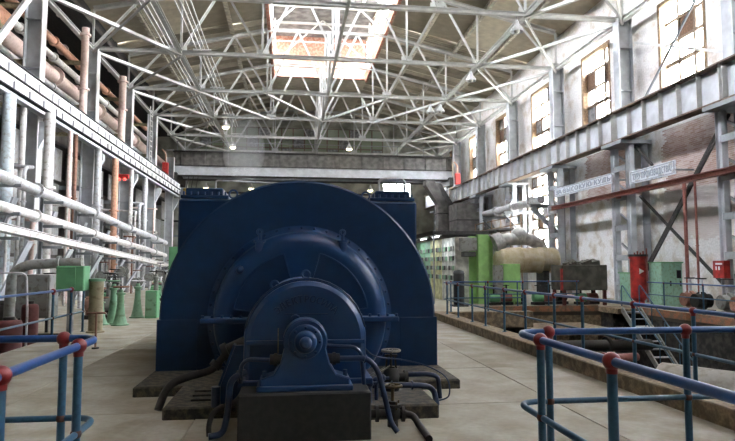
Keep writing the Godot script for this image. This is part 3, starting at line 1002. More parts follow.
func generator() -> void:
	var g := thing("generator", "huge dark blue electric generator filling the middle of the hall", "generator", v(GX, 0, 9.1))
	var st := newst()
	extrude(st, arch(GX, GY, 2.05, 0.12, 64), -9.1, -10.4, Transform3D.IDENTITY, 0.03)
	obj("end_shield", st, M.machine_blue, g)
	st = newst()
	bx(st, v(GX - 2.04, 0.12, 10.36), v(GX + 2.04, 2.76, 14.6), 0.03)
	obj("stator_housing", st, M.machine_blue, g)
	st = newst()
	extrude(st, arch(GX, GY, 2.0, 0.5, 48), -10.4, -14.4)
	obj("core_shell", st, M.machine_blue, g)
	# seam band round the edge of the shield
	st = newst()
	var pts := []
	for i in 65:
		var a := PI * i / 64
		pts.append(v(GX + 2.045 * cos(a), GY + 2.045 * sin(a), 9.2))
	tube(st, pts, 0.012, 6)
	obj("edge_weld", st, M.pipe_blue, g)
	# side skirts below the round part
	for s in [-1, 1]:
		st = newst()
		bx(st, v(GX + s * 1.5, 0.1, 9.094), v(GX + s * 2.08, 0.86, 9.14), 0.01)
		obj("skirt_plate", st, M.machine_blue, g)
	# cooler lids on the shoulders
	for s in [-1, 1]:
		st = newst()
		bx(st, v(GX + s * 1.22, 2.78, 10.42), v(GX + s * 2.02, 2.84, 12.2), 0.01)
		bx(st, v(GX + s * 1.32, 2.84, 10.5), v(GX + s * 1.95, 2.97, 12.1), 0.02)
		var lid := obj("cooler_lid", st, M.machine_blue, g)
		st = newst()
		for i in 7:
			var p := v(GX + s * (1.28 + i * 0.115), 2.84, 10.46)
			cyl(st, p, p + Vector3(0, 0.06, 0), 0.018, 6)
		obj("stud", st, M.machine_blue_b, lid).set_meta("kind", "stuff")
		st = newst()
		torus(st, v(GX + s * 1.15, 2.87, 10.5), Vector3(0, 0, 1), 0.07, 0.018, 14, 6)
		obj("lifting_eye", st, M.machine_blue_b, g)
	# end bell: bolted ring, rounded shoulder, flat face
	st = newst()
	lathe(st, [Vector2(1.36, -0.02), Vector2(1.36, 0.06), Vector2(1.29, 0.07), Vector2(1.265, 0.1), Vector2(1.26, 0.16), Vector2(1.23, 0.23), Vector2(1.17, 0.285), Vector2(1.09, 0.315), Vector2(1.02, 0.32), Vector2(0.97, 0.30), Vector2(0.55, 0.30), Vector2(0.0, 0.30)], 72, along(9.1), true)
	var bell := obj("end_bell", st, M.machine_blue_b, g)
	bolts(bell, 1.325, 9.04, 44, 0.022, M.machine_blue)
	# sector covers with raised lips on the face of the bell
	for s in [-1, 1]:
		var poly := []
		var a0: float = PI / 2 - s * 0.27
		var a1: float = PI / 2 - s * 1.42
		for i in 19:
			var a := lerpf(a0, a1, i / 18.0)
			poly.append(Vector2(GX + 0.97 * cos(a), GY + 0.97 * sin(a)))
		for i in 19:
			var a := lerpf(a1, a0, i / 18.0)
			poly.append(Vector2(GX + 0.6 * cos(a), GY + 0.6 * sin(a)))
		st = newst()
		extrude(st, poly, -8.765, -8.81, Transform3D.IDENTITY, 0.008)
		var cov := obj("sector_cover", st, M.machine_blue, g)
		st = newst()
		var lip := []
		for p in poly: lip.append(Vector3(p.x, p.y, -8.765))
		lip.append(lip[0])
		tube(st, lip, 0.012, 6)
		obj("cover_lip", st, M.machine_blue_b, cov)
	# lifting lugs on the bell
	for q in [[-0.44, 1.9], [0.77, 1.9]]:
		st = newst()
		cyl(st, v(q[0], q[1] - 0.06, 8.86), v(q[0], q[1] + 0.08, 8.86), 0.065, 12)
		cyl(st, v(q[0], q[1] + 0.08, 8.86), v(q[0], q[1] + 0.11, 8.86), 0.085, 12)
		cyl(st, v(q[0], q[1] + 0.1, 8.86), v(q[0], q[1] + 0.2, 8.86), 0.022, 8)
		torus(st, v(q[0], q[1] + 0.23, 8.86), Vector3(0.4, 0, 1), 0.04, 0.014, 12, 6)
		obj("lifting_lug", st, M.machine_blue_b, g)
	st = newst()
	ball(st, v(-0.71, 1.58, 8.8), 0.06)
	obj("vent_knob", st, M.machine_blue_b, g)
	# horizontal split flange
	for s in [-1, 1]:
		st = newst()
		bx(st, v(GX + s * 0.62, GY - 0.045, 8.6), v(GX + s * 1.4, GY + 0.03, 9.06), 0.012)
		for i in 6:
			var p := v(GX + s * (0.72 + i * 0.13), GY + 0.03, 8.66)
			cyl(st, p, p + Vector3(0, 0.04, 0), 0.022, 6)
		obj("split_flange", st, M.machine_blue_b, g)

	# ---- exciter housing in front
	var e := thing("exciter_housing", "blue arched exciter housing with raised lettering before the generator", "housing", v(GX, 0.44, 6.2))
	st = newst()
	extrude(st, arch(GX, GY, 0.605, 0.45, 48), -6.2, -8.62, Transform3D.IDENTITY, 0.045)
	obj("hood", st, M.machine_blue_b, e)
	st = newst()
	pts = []
	for i in 49:
		var a := PI * i / 48
		pts.append(v(GX + 0.615 * cos(a), GY + 0.615 * sin(a), 6.42))
	pts.push_front(v(GX + 0.615, 0.5, 6.42))
	pts.append(v(GX - 0.615, 0.5, 6.42))
	tube(st, pts, 0.022, 8)
	obj("rim_band", st, M.machine_blue_b, e)
	st = newst()
	bx(st, v(GX - 0.6, GY - 0.03, 6.165), v(GX + 0.6, GY + 0.012, 6.2), 0.006)
	obj("split_flange", st, M.machine_blue_b, e)
	st = newst()
	bx(st, v(GX - 0.68, 0.44, 6.16), v(GX + 0.68, 0.5, 8.6), 0.01)
	obj("foot_flange", st, M.machine_blue_b, e)
	for q in [[-0.16, 1.38], [0.17, 1.49]]:
		st = newst()
		torus(st, v(q[0], q[1] + 0.06, 6.5), Vector3(0, 0, 1), 0.04, 0.014, 14, 6)
		obj("lifting_eye", st, M.machine_blue_b, e)
	st = newst()
	torus(st, v(0.06, 1.1, 6.17), Vector3(0, 0, 1), 0.04, 0.014, 14, 6)
	cyl(st, v(0.03, 1.03, 6.21), v(0.03, 1.03, 6.12), 0.025, 8)
	obj("inspection_plug", st, M.machine_blue_b, e)
	# cast letters in an arc and a smaller straight line under them
	var font := SystemFont.new()
	font.font_names = PackedStringArray(["Droid Sans"])
	font.font_weight = 700
	var word := "ЭЛЕКТРОСИЛА"
	for i in word.length():
		var a := PI / 2 + (5.0 - i) * 0.15
		letter(e, font, word[i], 0.1, v(GX + 0.425 * cos(a), GY + 0.425 * sin(a), 6.19), a - PI / 2, M.machine_blue)
	st = newst()
	bx(st, v(GX - 0.22, GY + 0.265, 6.188), v(GX + 0.22, GY + 0.275, 6.2))
	obj("raised_line", st, M.machine_blue, e)
	# gauge rod
	st = newst()
	cyl(st, v(-0.11, 0.77, 6.14), v(-0.11, 1.02, 6.14), 0.007, 6)
	obj("gauge_rod", st, M.wheel, e)

	# ---- outboard bearing pedestal
	var b := thing("bearing_pedestal", "blue bearing pedestal with round cap bolted before the exciter", "bearing", v(BX, 0.45, 5.95))
	var poly2 := [Vector2(-0.43, 0.46), Vector2(0.43, 0.46), Vector2(0.43, 0.56), Vector2(0.3, 0.6), Vector2(0.24, 0.7)]
	for i in 17:
		var a := -0.35 + (PI + 0.7) * i / 16.0
		poly2.append(Vector2(0.215 * cos(a), BY + 0.215 * sin(a)))
	poly2.append_array([Vector2(-0.24, 0.7), Vector2(-0.3, 0.6), Vector2(-0.43, 0.56)])
	for i in poly2.size(): poly2[i] += Vector2(BX, 0)
	st = newst()
	extrude(st, poly2, -5.88, -6.14, Transform3D.IDENTITY, 0.015)
	obj("bracket", st, M.machine_blue_b, b)
	st = newst()
	lathe(st, [Vector2(0.165, -0.02), Vector2(0.165, 0.03), Vector2(0.15, 0.045), Vector2(0.11, 0.045), Vector2(0.1, 0.09), Vector2(0.085, 0.11), Vector2(0.06, 0.115), Vector2(0.055, 0.16), Vector2(0.03, 0.175), Vector2(0.0, 0.178)], 32, along(5.88).translated(Vector3(BX - GX, BY - GY, 0)), true)
	var cap := obj("bearing_cap", st, M.machine_blue_b, b)
	bolts(cap, 0.138, 5.835, 8, 0.014, M.machine_blue, 0.0, TAU, Vector2(BX, BY))
	st = newst()
	bx(st, v(BX - 0.46, 0.45, 5.84), v(BX + 0.46, 0.5, 6.16), 0.008)
	obj("sole_plate", st, M.machine_blue_b, b)
	for s in [-1, 1]:
		st = newst()
		for i in 2:
			var p := v(BX + s * (0.26 + i * 0.13), 0.56, 5.95)
			cyl(st, p, p + Vector3(0, 0.07, 0), 0.022, 6)
		obj("anchor_bolts", st, M.machine_blue, b).set_meta("kind", "stuff")
		# side unions where the oil pipes join
		st = newst()
		cyl(st, v(BX + s * 0.2, 0.73, 6.0), v(BX + s * 0.34, 0.73, 6.0), 0.05, 10)
		cyl(st, v(BX + s * 0.27, 0.73, 6.0), v(BX + s * 0.3, 0.73, 6.0), 0.066, 6)
		obj("pipe_union", st, M.valve_dark, b)

	# ---- foundation blocks
	plinth("dark steel-clad foundation block under the blue exciter", v(-0.47, -0.02, 5.76), v(0.78, 0.45, 8.7), M.pedestal, 0.015)
	plinth("low oil-stained concrete block at the left of the exciter", v(-1.34, -0.02, 6.75), v(-0.47, 0.13, 8.3), M.plinth, 0.02)
	plinth("low concrete block at the right of the exciter under the valve pipes", v(0.78, -0.02, 6.48), v(1.62, 0.15, 8.4), M.plinth, 0.02)
	plinth("dark foundation block under the left front corner of the generator", v(-1.94, -0.02, 7.95), v(-0.47, 0.125, 14.8), M.plinth, 0.02)
	plinth("dark foundation block under the right front corner of the generator", v(0.78, -0.02, 7.95), v(2.28, 0.125, 14.8), M.plinth, 0.02)

func plinth(label: String, lo: Vector3, hi: Vector3, m: Material, bevel: float) -> void:
	var st := newst()
	bx(st, lo, hi, bevel)
	tag(obj("foundation_block", st, m), label, "block", "foundation blocks")

func letter(parent: Node3D, font: Font, ch: String, size: float, at: Vector3, roll: float, m: Material) -> void:
	var t := TextMesh.new()
	t.font = font
	t.text = ch
	t.font_size = 32
	t.pixel_size = size / 32.0
	t.depth = 0.016
	inst("raised_letter", t, m, Transform3D(Basis(Vector3(0, 0, 1), roll), at), parent)

func pipe(called: String, label: String, pts: Array, r: float, m: Material, grp := "", category := "pipe", seg := 10, flanges := []) -> Node3D:
	var st := newst()
	tube(st, pts, r, seg)
	if flanges.is_empty():
		var o := obj(called, st, m)
		tag(o, label, category, grp)
		return o
	var t := thing(called, label, category, pts[0], grp)
	obj("tube", st, m, t)
	for f in flanges:    # positions along the point list
		var i := mini(int(f), pts.size() - 2)
		var a: Vector3 = pts[i].lerp(pts[i + 1], f - i)
		var dir: Vector3 = (pts[i + 1] - pts[i]).normalized()
		st = newst()
		cyl(st, a - dir * r * 0.25, a + dir * r * 0.25, r * 1.5, 14)
		obj("flange", st, m, t)
	return t

func machine_pipes() -> void:
	# left of the exciter
	var t := thing("drain_hose", "black drain hose curving down from the coupling left of the exciter", "hose", v(-0.6, 0.69, 7.2))
	var st := newst()
	tube(st, spline([v(-0.55, 0.72, 7.25), v(-0.74, 0.6, 7.25), v(-0.88, 0.45, 7.2), v(-1.13, 0.38, 7.16), v(-1.28, 0.33, 7.1), v(-1.37, 0.23, 7.06), v(-1.41, 0.12, 7.03), v(-1.43, 0.05, 7.0)], 6), 0.045, 10)
	obj("tube", st, M.hose_black, t)
	st = newst()
	cyl(st, v(-0.5, 0.74, 7.25), v(-0.72, 0.64, 7.25), 0.085, 12)
	cyl(st, v(-0.7, 0.65, 7.25), v(-0.76, 0.62, 7.25), 0.11, 12)
	cyl(st, v(-0.82, 0.52, 7.23), v(-0.86, 0.47, 7.21), 0.07, 12)
	obj("coupling", st, M.valve_dark, t)
	t = thing("support_gusset", "blue sloping support leg at the left side of the exciter", "support", v(-0.62, 0.13, 6.9))
	st = newst()
	extrude(st, [Vector2(-0.82, 0.13), Vector2(-0.5, 0.13), Vector2(-0.5, 0.76), Vector2(-0.6, 0.76)], -6.86, -6.92, Transform3D.IDENTITY, 0.006)
	obj("web", st, M.machine_blue_b, t)
	st = newst()
	beam(st, v(-0.82, 0.15, 6.89), v(-0.6, 0.77, 6.89), 0.16, 0.025)
	obj("flange", st, M.machine_blue_b, t)
	st = newst()
	cyl(st, v(-0.78, 0.13, 6.75), v(-0.78, 0.34, 6.75), 0.05, 10)
	obj("dowel_sleeve", st, M.pipe_blue, t)
	pipe("oil_pipe", "thin blue oil pipe bending down from the left bearing union", rounded([v(-0.19, 0.73, 5.98), v(-0.4, 0.74, 5.98), v(-0.46, 0.68, 6.02), v(-0.47, 0.5, 6.08)], 0.1), 0.02, M.pipe_blue, "oil pipes round the exciter")
	pipe("oil_pipe", "blue drain pipe running down the left side of the dark foundation block", rounded([v(-0.42, 0.6, 6.1), v(-0.56, 0.55, 6.02), v(-0.58, 0.22, 6.0), v(-0.62, 0.04, 5.98), v(-0.75, 0.03, 5.95)], 0.1), 0.032, M.pipe_blue, "oil pipes round the exciter", "pipe", 10, [0.9])
	pipe("oil_pipe", "rust-brown pipe hooked behind the blue drain pipe at the left", rounded([v(-0.44, 0.42, 6.3), v(-0.5, 0.3, 6.2), v(-0.72, 0.25, 6.05), v(-0.76, 0.12, 6.02), v(-0.75, 0.02, 6.0)], 0.1), 0.026, M.hose_black, "oil pipes round the exciter")
	# small clamps lying on the left block
	t = thing("pipe_clamp", "small dark clamp lying on the left concrete block", "clamp", v(-1.0, 0.13, 7.0))
	for i in 3:
		st = newst()
		beam(st, v(-1.08 + i * 0.02, 0.15 + i * 0.05, 7.0), v(-0.86 + i * 0.02, 0.15 + i * 0.05, 7.0), 0.03, 0.02)
		obj("clamp_bar", st, M.valve_dark, t)
	# cover rim conduit over the exciter
	var pts := []
	for i in 15:
		var a := PI * (0.06 + 0.88 * i / 14.0)
		pts.append(v(GX + 0.632 * cos(a), GY + 0.632 * sin(a), 6.34 + 0.03 * sin(i * 1.3)))
	pipe("cable_conduit", "thin blue conduit following the rim of the exciter hood", pts, 0.008, M.pipe_blue, "", "conduit", 6)
	# right of the exciter
	pipe("oil_pipe", "blue oil pipe bending down from the upper right bearing union", rounded([v(0.36, 0.86, 5.98), v(0.64, 0.84, 5.98), v(0.71, 0.78, 6.0), v(0.74, 0.47, 6.02)], 0.09), 0.02, M.pipe_blue, "oil pipes round the exciter")
	pipe("oil_pipe", "thick blue oil pipe sweeping down the right side of the dark block", rounded([v(0.46, 0.73, 5.98), v(0.78, 0.73, 5.98), v(0.88, 0.6, 5.98), v(1.0, 0.1, 5.95), v(1.06, 0.02, 5.92)], 0.14), 0.028, M.pipe_blue, "oil pipes round the exciter", "pipe", 10, [2.6])
	t = thing("globe_valve", "dark globe valve with pale oval handwheel right of the exciter", "valve", v(1.22, 0.15, 7.25))
	st = newst()
	cyl(st, v(1.22, 0.15, 7.25), v(1.22, 0.2, 7.25), 0.1, 12)
	lathe(st, [Vector2(0.06, 0), Vector2(0.1, 0.06), Vector2(0.11, 0.12), Vector2(0.08, 0.2), Vector2(0.05, 0.22)], 14, Transform3D(Basis.IDENTITY, v(1.22, 0.2, 7.25)), true)
	cyl(st, v(1.06, 0.3, 7.25), v(1.4, 0.3, 7.25), 0.055, 12)
	cyl(st, v(1.38, 0.3, 7.25), v(1.42, 0.3, 7.25), 0.085, 12)
	obj("valve_body", st, M.valve_dark, t)
	st = newst()
	cyl(st, v(1.22, 0.42, 7.25), v(1.22, 0.64, 7.25), 0.014, 8)
	beam(st, v(1.16, 0.4, 7.25), v(1.17, 0.56, 7.25), 0.02, 0.02)
	beam(st, v(1.28, 0.4, 7.25), v(1.27, 0.56, 7.25), 0.02, 0.02)
	box(st, v(1.22, 0.56, 7.25), Vector3(0.15, 0.025, 0.04))
	obj("stem", st, M.valve_dark, t)
	st = newst()
	handwheel(st, v(1.22, 0.62, 7.25), 0.105, 0.016)
	obj("handwheel", st, M.wheel, t)
	pipe("oil_pipe", "grey-blue return pipe running right from the globe valve and down", rounded([v(1.4, 0.33, 7.25), v(1.68, 0.33, 7.25), v(1.8, 0.3, 7.25), v(1.82, 0.04, 7.25)], 0.12), 0.03, M.pipe_blue, "oil pipes round the exciter")
	pipe("oil_pipe", "second grey-blue pipe in front of the return pipe, elbow over the block", rounded([v(0.95, 0.27, 6.95), v(1.5, 0.26, 6.95), v(1.68, 0.22, 7.0), v(1.72, 0.02, 7.0)], 0.12), 0.034, M.pipe_blue, "oil pipes round the exciter", "pipe", 10, [0.5, 1.2])
	pipe("thin_cable", "thin cable looping right from the handwheel down to the floor", spline([v(0.82, 0.75, 6.9), v(1.0, 0.58, 7.1), v(1.4, 0.5, 7.25), v(1.72, 0.4, 7.28), v(1.92, 0.26, 7.28), v(1.94, 0.06, 7.28), v(1.8, 0.01, 7.25)], 6), 0.009, M.pipe_blue, "", "cable", 6)
	t = thing("gate_valve", "brown rusty gate valve low at the right of the dark block", "valve", v(1.06, 0.0, 6.2))
	st = newst()
	cyl(st, v(1.06, 0.0, 6.2), v(1.06, 0.26, 6.2), 0.055, 12)
	cyl(st, v(1.06, 0.2, 6.2), v(1.06, 0.23, 6.2), 0.09, 12)
	ball(st, v(1.06, 0.13, 6.2), 0.085)
	cyl(st, v(0.8, 0.14, 6.2), v(1.2, 0.12, 6.2), 0.045, 12)
	cyl(st, v(0.88, 0.135, 6.2), v(0.91, 0.135, 6.2), 0.085, 12)
	cyl(st, v(1.15, 0.125, 6.2), v(1.18, 0.125, 6.2), 0.08, 12)
	obj("valve_body", st, M.valve_dark, t)
	st = newst()
	cyl(st, v(1.06, 0.26, 6.2), v(1.06, 0.42, 6.2), 0.018, 8)
	obj("stem", st, M.brass, t)
	st = newst()
	handwheel(st, v(1.06, 0.41, 6.2), 0.09, 0.014)
	obj("handwheel", st, M.brass, t)
	st = newst()
	for i in 4:
		var a := TAU * i / 4 + 0.4
		cyl(st, v(1.06 + 0.07 * cos(a), 0.18, 6.2 + 0.07 * sin(a)), v(1.06 + 0.07 * cos(a), 0.26, 6.2 + 0.07 * sin(a)), 0.011, 6)
	obj("bonnet_bolts", st, M.brass, t).set_meta("kind", "stuff")
	pipe("drain_hose", "brown hose arching from the gate valve to the floor at the right", spline([v(1.16, 0.13, 6.2), v(1.26, 0.11, 6.15), v(1.3, 0.05, 6.05), v(1.31, 0.035, 5.9), v(1.3, 0.035, 5.6)], 6), 0.035, M.hose_black, "", "hose", 10)
	# trio of small valves between the exciter and the globe valve
	t = thing("valve_manifold", "cluster of small blue valves beside the right wall of the exciter", "valve", v(0.95, 0.15, 6.8))
	for i in 3:
		var x := 0.88 + i * 0.09
		var d := 6.62 + i * 0.14
		st = newst()
		cyl(st, v(x, 0.15, d), v(x, 0.4, d), 0.022, 8)
		ball(st, v(x, 0.36, d), 0.045, 10)
		cyl(st, v(x - 0.08, 0.36, d), v(x + 0.08, 0.36, d), 0.018, 8)
		obj("valve_body", st, M.pipe_blue, t)
		st = newst()
		beam(st, v(x - 0.02, 0.43, d), v(x + 0.09, 0.5, d), 0.02, 0.012)
		obj("lever", st, M.wheel, t)

func handwheel(st: SurfaceTool, c: Vector3, r: float, t: float) -> void:
	torus(st, c, Vector3.UP, r, t, 24, 8)
	cyl(st, c + Vector3(0, -t, 0), c + Vector3(0, t, 0), r * 0.22, 8)
	for i in 3:
		var a := TAU * i / 3 + 0.3
		beam(st, c, c + Vector3(cos(a), 0, sin(a)) * r, t * 1.4, t)

# ---------------------------------------------------------------- railings
func railing(called: String, label: String, path: Array, posts: Array, y_top: float, y_low: float, rad: float, base_y: float, bend: float, ball_r: float, grp := "pipe railings") -> Node3D:
	# path: floor points of the rail line; posts: floor points
	var t := thing(called, label, "railing", Vector3(path[0].x, base_y, path[0].z), grp)
	var up := []
	var low := []
	for p in path:
		up.append(Vector3(p.x, y_top, p.z))
		low.append(Vector3(p.x, y_low, p.z))
	var st := newst()
	tube(st, rounded(up, bend, 8), rad, 12)
	obj("top_rail", st, M.rail_blue, t)
	st = newst()
	tube(st, rounded(low, bend, 8), rad * 0.85, 12)
	obj("lower_rail", st, M.post_blue, t)
	for p in posts:
		st = newst()
		cyl(st, Vector3(p.x, base_y, p.z), Vector3(p.x, y_top - rad, p.z), rad * 1.05, 12)
		var post := obj("post", st, M.post_blue, t)
		st = newst()
		cyl(st, Vector3(p.x, base_y, p.z), Vector3(p.x, base_y + 0.012, p.z), rad * 2.2, 14)
		obj("base_flange", st, M.post_blue, post)
		st = newst()
		ball(st, Vector3(p.x, y_top, p.z), ball_r, 16)
		cyl(st, Vector3(p.x, y_top - ball_r * 1.3, p.z), Vector3(p.x, y_top, p.z), rad * 1.2, 12)
		obj("ball_joint", st, M.ball_red, post)
		st = newst()
		ball(st, Vector3(p.x, y_low, p.z), ball_r * 0.72, 12)
		obj("rail_joint", st, M.ball_brown, post)
	return t

func railings() -> void:
	railing("pipe_railing", "nearest blue pipe railing with red balls, rounded corner at the right", [v(2.0, 0, -1.0), v(2.0, 0, 5.2), v(4.4, 0, 5.2)], [v(2.0, 0, 0.6), v(2.0, 0, 2.1), v(2.0, 0, 3.58), v(2.0, 0, 4.66), v(2.31, 0, 5.2), v(3.64, 0, 5.2)], 1.05, 0.44, 0.03, 0.0, 0.22, 0.058)
	railing("pipe_railing", "nearest blue pipe railing with red balls, rounded corner at the left", [v(-1.55, 0, -1.0), v(-1.55, 0, 5.25), v(-4.95, 0, 5.25)], [v(-1.55, 0, 0.9), v(-1.55, 0, 2.2), v(-1.55, 0, 3.53), v(-1.55, 0, 4.75), v(-1.83, 0, 5.25), v(-3.2, 0, 5.25), v(-4.6, 0, 5.25)], 1.05, 0.41, 0.03, 0.0, 0.22, 0.058)
	var ps := []
	for d in [2.6, 3.9, 5.2, 6.49, 7.72, 9.17, 10.2, 11.53, 12.72, 14.0, 15.05, 16.35, 17.54]: ps.append(v(4.65, 0, d))
	railing("pipe_railing", "long blue pipe railing on the kerb beside the right-hand pit", [v(4.65, 0, 0.5), v(4.65, 0, 17.9), v(4.95, 0, 18.35)], ps, 1.12, 0.62, 0.024, 0.2, 0.1, 0.045)
	railing("pipe_railing", "blue pipe railing closing the far end of the pit before the switchboard", [v(4.9, 0, 18.4), v(7.4, 0, 18.4)], [v(5.0, 0, 18.4), v(6.2, 0, 18.4), v(7.35, 0, 18.4)], 1.12, 0.62, 0.022, 0.2, 0.1, 0.036)
	railing("pipe_railing", "blue pipe railing along the left floor edge up to the green box", [v(-5.1, 0, 4.0), v(-5.1, 0, 15.9)], [v(-5.1, 0, 6.0), v(-5.1, 0, 8.2), v(-5.1, 0, 11.2), v(-5.1, 0, 13.9), v(-5.1, 0, 15.0), v(-5.1, 0, 15.85)], 1.08, 0.5, 0.026, 0.0, 0.1, 0.056)
	railing("pipe_railing", "blue pipe railing on the far deck before the pale green cabinet", [v(13.5, 0, 10.0), v(13.5, 0, 21.4)], [v(13.5, 0, 12.0), v(13.5, 0, 14.0), v(13.5, 0, 16.1), v(13.5, 0, 18.3), v(13.5, 0, 20.4)], 1.0, 0.55, 0.024, 0.03, 0.1, 0.03)
	railing("pipe_railing", "blue pipe railing on the deck edge before the dark tank", [v(7.6, 0, 23.1), v(11.6, 0, 23.1)], [v(7.7, 0, 23.1), v(9.0, 0, 23.1), v(10.3, 0, 23.1), v(11.5, 0, 23.1)], 1.0, 0.5, 0.024, 0.03, 0.1, 0.03)

# ---------------------------------------------------------------- left side
func valve_stand(label: String, x: float, d: float, h: float, m: Material, wm: Material, wr: float, cat := "valve", grp := "valve pedestals on the left") -> void:
	var t := thing("valve_pedestal", label, cat, v(x, 0, d), grp)
	var st := newst()
	lathe(st, [Vector2(0.24, 0.0), Vector2(0.24, 0.03), Vector2(0.19, 0.04), Vector2(0.13, h * 0.25), Vector2(0.09, h * 0.55), Vector2(0.08, h * 0.78), Vector2(0.12, h * 0.8), Vector2(0.12, h * 0.84), Vector2(0.07, h * 0.85), Vector2(0.06, h * 0.93), Vector2(0.0, h * 0.93)], 16, Transform3D(Basis.IDENTITY, v(x, 0, d)), true)
	obj("column", st, m, t)
	st = newst()
	cyl(st, v(x, h * 0.9, d), v(x, h * 1.04, d), 0.02, 8)
	obj("stem", st, M.valve_dark, t)
	st = newst()
	handwheel(st, v(x, h, d), wr, 0.022)
	obj("handwheel", st, wm, t)

func left_side() -> void:
	# three long lines on brackets before the left columns
	var runs := [[4.62, -0.048, 0.175, "thick pale grey pipe, topmost of the three long lines on the left"], [3.72, -0.0458, 0.15, "whitish lagged pipe, middle one of the three long lines on the left"]]
	for i in 2:
		var q: Array = runs[i]
		var pts := []
		for j in 13:
			var d := 9.0 + j * 2.8
			pts.append(v(-8.5 + 0.02 * sin(j * 2.1), q[0] + q[1] * (d - 12.0) + 0.02 * sin(j * 1.3 + i), d))
		pipe("long_pipe", q[3], pts, q[2], M.pipe_grey if i == 0 else M.pipe_white, "long pipes on the left", "pipe", 16, [4.4, 6.5, 8.6, 10.8])
	var t := thing("cable_duct", "white box duct, lowest of the three long lines on the left", "duct", v(-8.5, 2.74, 18.9))
	for j in 11:
		var d := 9.0 + j * 3.1
		var a := v(-8.5, 3.05 - 0.0458 * (d - 12.0), d)
		var b := v(-8.5, 3.05 - 0.0458 * (d + 3.08 - 12.0), d + 3.08)
		var st := newst()
		beam(st, a, b, 0.34, 0.2, 0.01)
		beam(st, a + Vector3(0, 0.13, 0), b + Vector3(0, 0.13, 0), 0.4, 0.03)
		obj("duct_length", st, M.pipe_white, t)
	# trestles
	for j in 9:
		var d := 12.5 + j * 3.5
		var t2 := thing("pipe_trestle", "grey steel trestle with a slanting strut under the long left pipes, %s" % ORD[j], "trestle", v(-8.7, 0, d), "trestles of the left pipes")
		var h := 4.62 - 0.048 * (d - 12.0) - 0.18
		member(t2, "upright", v(-8.95, -1.3 if d < 15.6 else 0.0, d), v(-8.95, h + 0.3, d), 0.14, 0.14, M.steel_grey, UI)
		for yy in [0.0, -0.87, -1.62]:
			member(t2, "arm", v(-9.0, h + yy, d), v(-8.2, h + yy, d), 0.08, 0.1, M.steel_grey)
		member(t2, "strut", v(-8.9, 0.2, d + 0.05), v(-7.9, h - 1.7, d + 0.05), 0.42, 0.06, M.steel_light)
		member(t2, "strut", v(-9.95, 1.0, d + 1.6), v(-9.05, h - 0.2, d + 1.6), 0.36, 0.06, M.steel_light)
	# upright pipes before the wall
	var ups := [[24, -9.6, 0.21, M.pipe_blue_white, "thick pale blue upright pipe at the left edge of view", 7.5],
		[37, -9.9, 0.1, M.pipe_white, "slim white upright pipe behind the thick pale blue one", 7.5],
		[61, -9.25, 0.19, M.pipe_white, "stout white upright pipe right of the pale blue one", 7.5],
		[80, -9.6, 0.1, M.pipe_pink, "slim pinkish upright pipe of a pair below the left girder", 7.5],
		[85, -9.6, 0.09, M.pipe_brown, "slim rust-brown upright pipe of a pair below the left girder", 7.5],
		[106, -9.6, 0.17, M.pipe_grey, "grey upright pipe between the columns below the left girder", 7.5],
		[122, -9.6, 0.17, M.pipe_orange, "rust-orange upright pipe below the left girder by the red lamp", 7.5],
		[137, -9.7, 0.13, M.pipe_white, "thin white upright pipe far along the left wall", 7.5],
		[150, -9.7, 0.16, M.pipe_grey, "grey upright pipe farthest along the left wall", 7.5]]
	for u in ups:
		var d: float = -u[1] * 600.0 / (290.0 - u[0]) * 1.0
		pipe("upright_pipe", u[4], [v(u[1], 0.0, d), v(u[1], u[5] * 0.45, d), v(u[1], u[5], d)], u[2], u[3], "upright pipes on the left wall", "pipe", 14, [0.12, 0.5, 1.3])
	pipe("upright_pipe", "pinkish white upright pipe above the left girder by the second column", [v(-9.75, 8.66, 29.3), v(-9.75, 12.9, 29.3)], 0.17, M.pipe_pink, "upright pipes on the left wall", "pipe", 14, [0.3, 0.92])
	pipe("upright_pipe", "pink upright pipe above the left girder by the third column", [v(-9.75, 8.66, 35.8), v(-9.75, 12.6, 35.8)], 0.2, M.pipe_pink, "upright pipes on the left wall", "pipe", 14, [0.5, 0.92])
	# pipes running along behind the columns above the girder
	var high := [[-11.5, 12.55, 0.17, M.pipe_orange, "orange pipe running high behind the left columns"],
		[-11.5, 11.75, 0.16, M.pipe_white, "white pipe under the orange one behind the left columns"],
		[-11.7, 10.95, 0.36, M.pipe_pink, "fat pink lagged pipe running behind the left columns"],
		[-11.5, 10.3, 0.13, M.pipe_grey, "thin grey pipe below the fat pink one on the left"],
		[-11.6, 9.4, 0.28, M.pipe_white, "thick white pipe just above the left crane girder"],
		[-12.4, 13.4, 0.2, M.pipe_pink, "topmost pink pipe behind the left columns under the roof"],
		[-11.3, 13.9, 0.1, M.pipe_white, "thin white pipe right under the left roof edge"]]
	for q in high:
		var pts := []
		for j in 9: pts.append(v(q[0] + 0.02 * sin(j * 2.0), q[1] - 0.01 * j, (17.0 if q[2] < 0.3 else 24.4) + j * 4.0))
		pipe("high_pipe", q[4], pts, q[2], q[3], "pipes behind the left columns", "pipe", 14, [1.6, 2.4, 3.3, 4.2, 5.4])
	t = thing("expansion_vessel", "pink rounded vessel end at the top left corner behind the columns", "vessel", v(-11.2, 10.4, 22.6))
	var sv := newst()
	var prof := []
	for i in 9:
		var a := PI / 2 * i / 8.0
		prof.append(Vector2(0.46 * sin(a), -0.3 * cos(a)))
	prof.append(Vector2(0.46, 1.6))
	prof.append(Vector2(0.0, 1.7))
	lathe(sv, prof, 20, Transform3D(Basis(Vector3(1, 0, 0), Vector3(0, 0, -1), Vector3(0, 1, 0)), v(-11.0, 10.9, 22.3)), true)
	obj("shell", sv, M.pipe_orange, t)
	sv = newst()
	bx(sv, v(-11.5, 10.25, 22.7), v(-10.5, 10.42, 23.0))
	bx(sv, v(-11.4, 10.42, 22.75), v(-10.6, 10.6, 22.95))
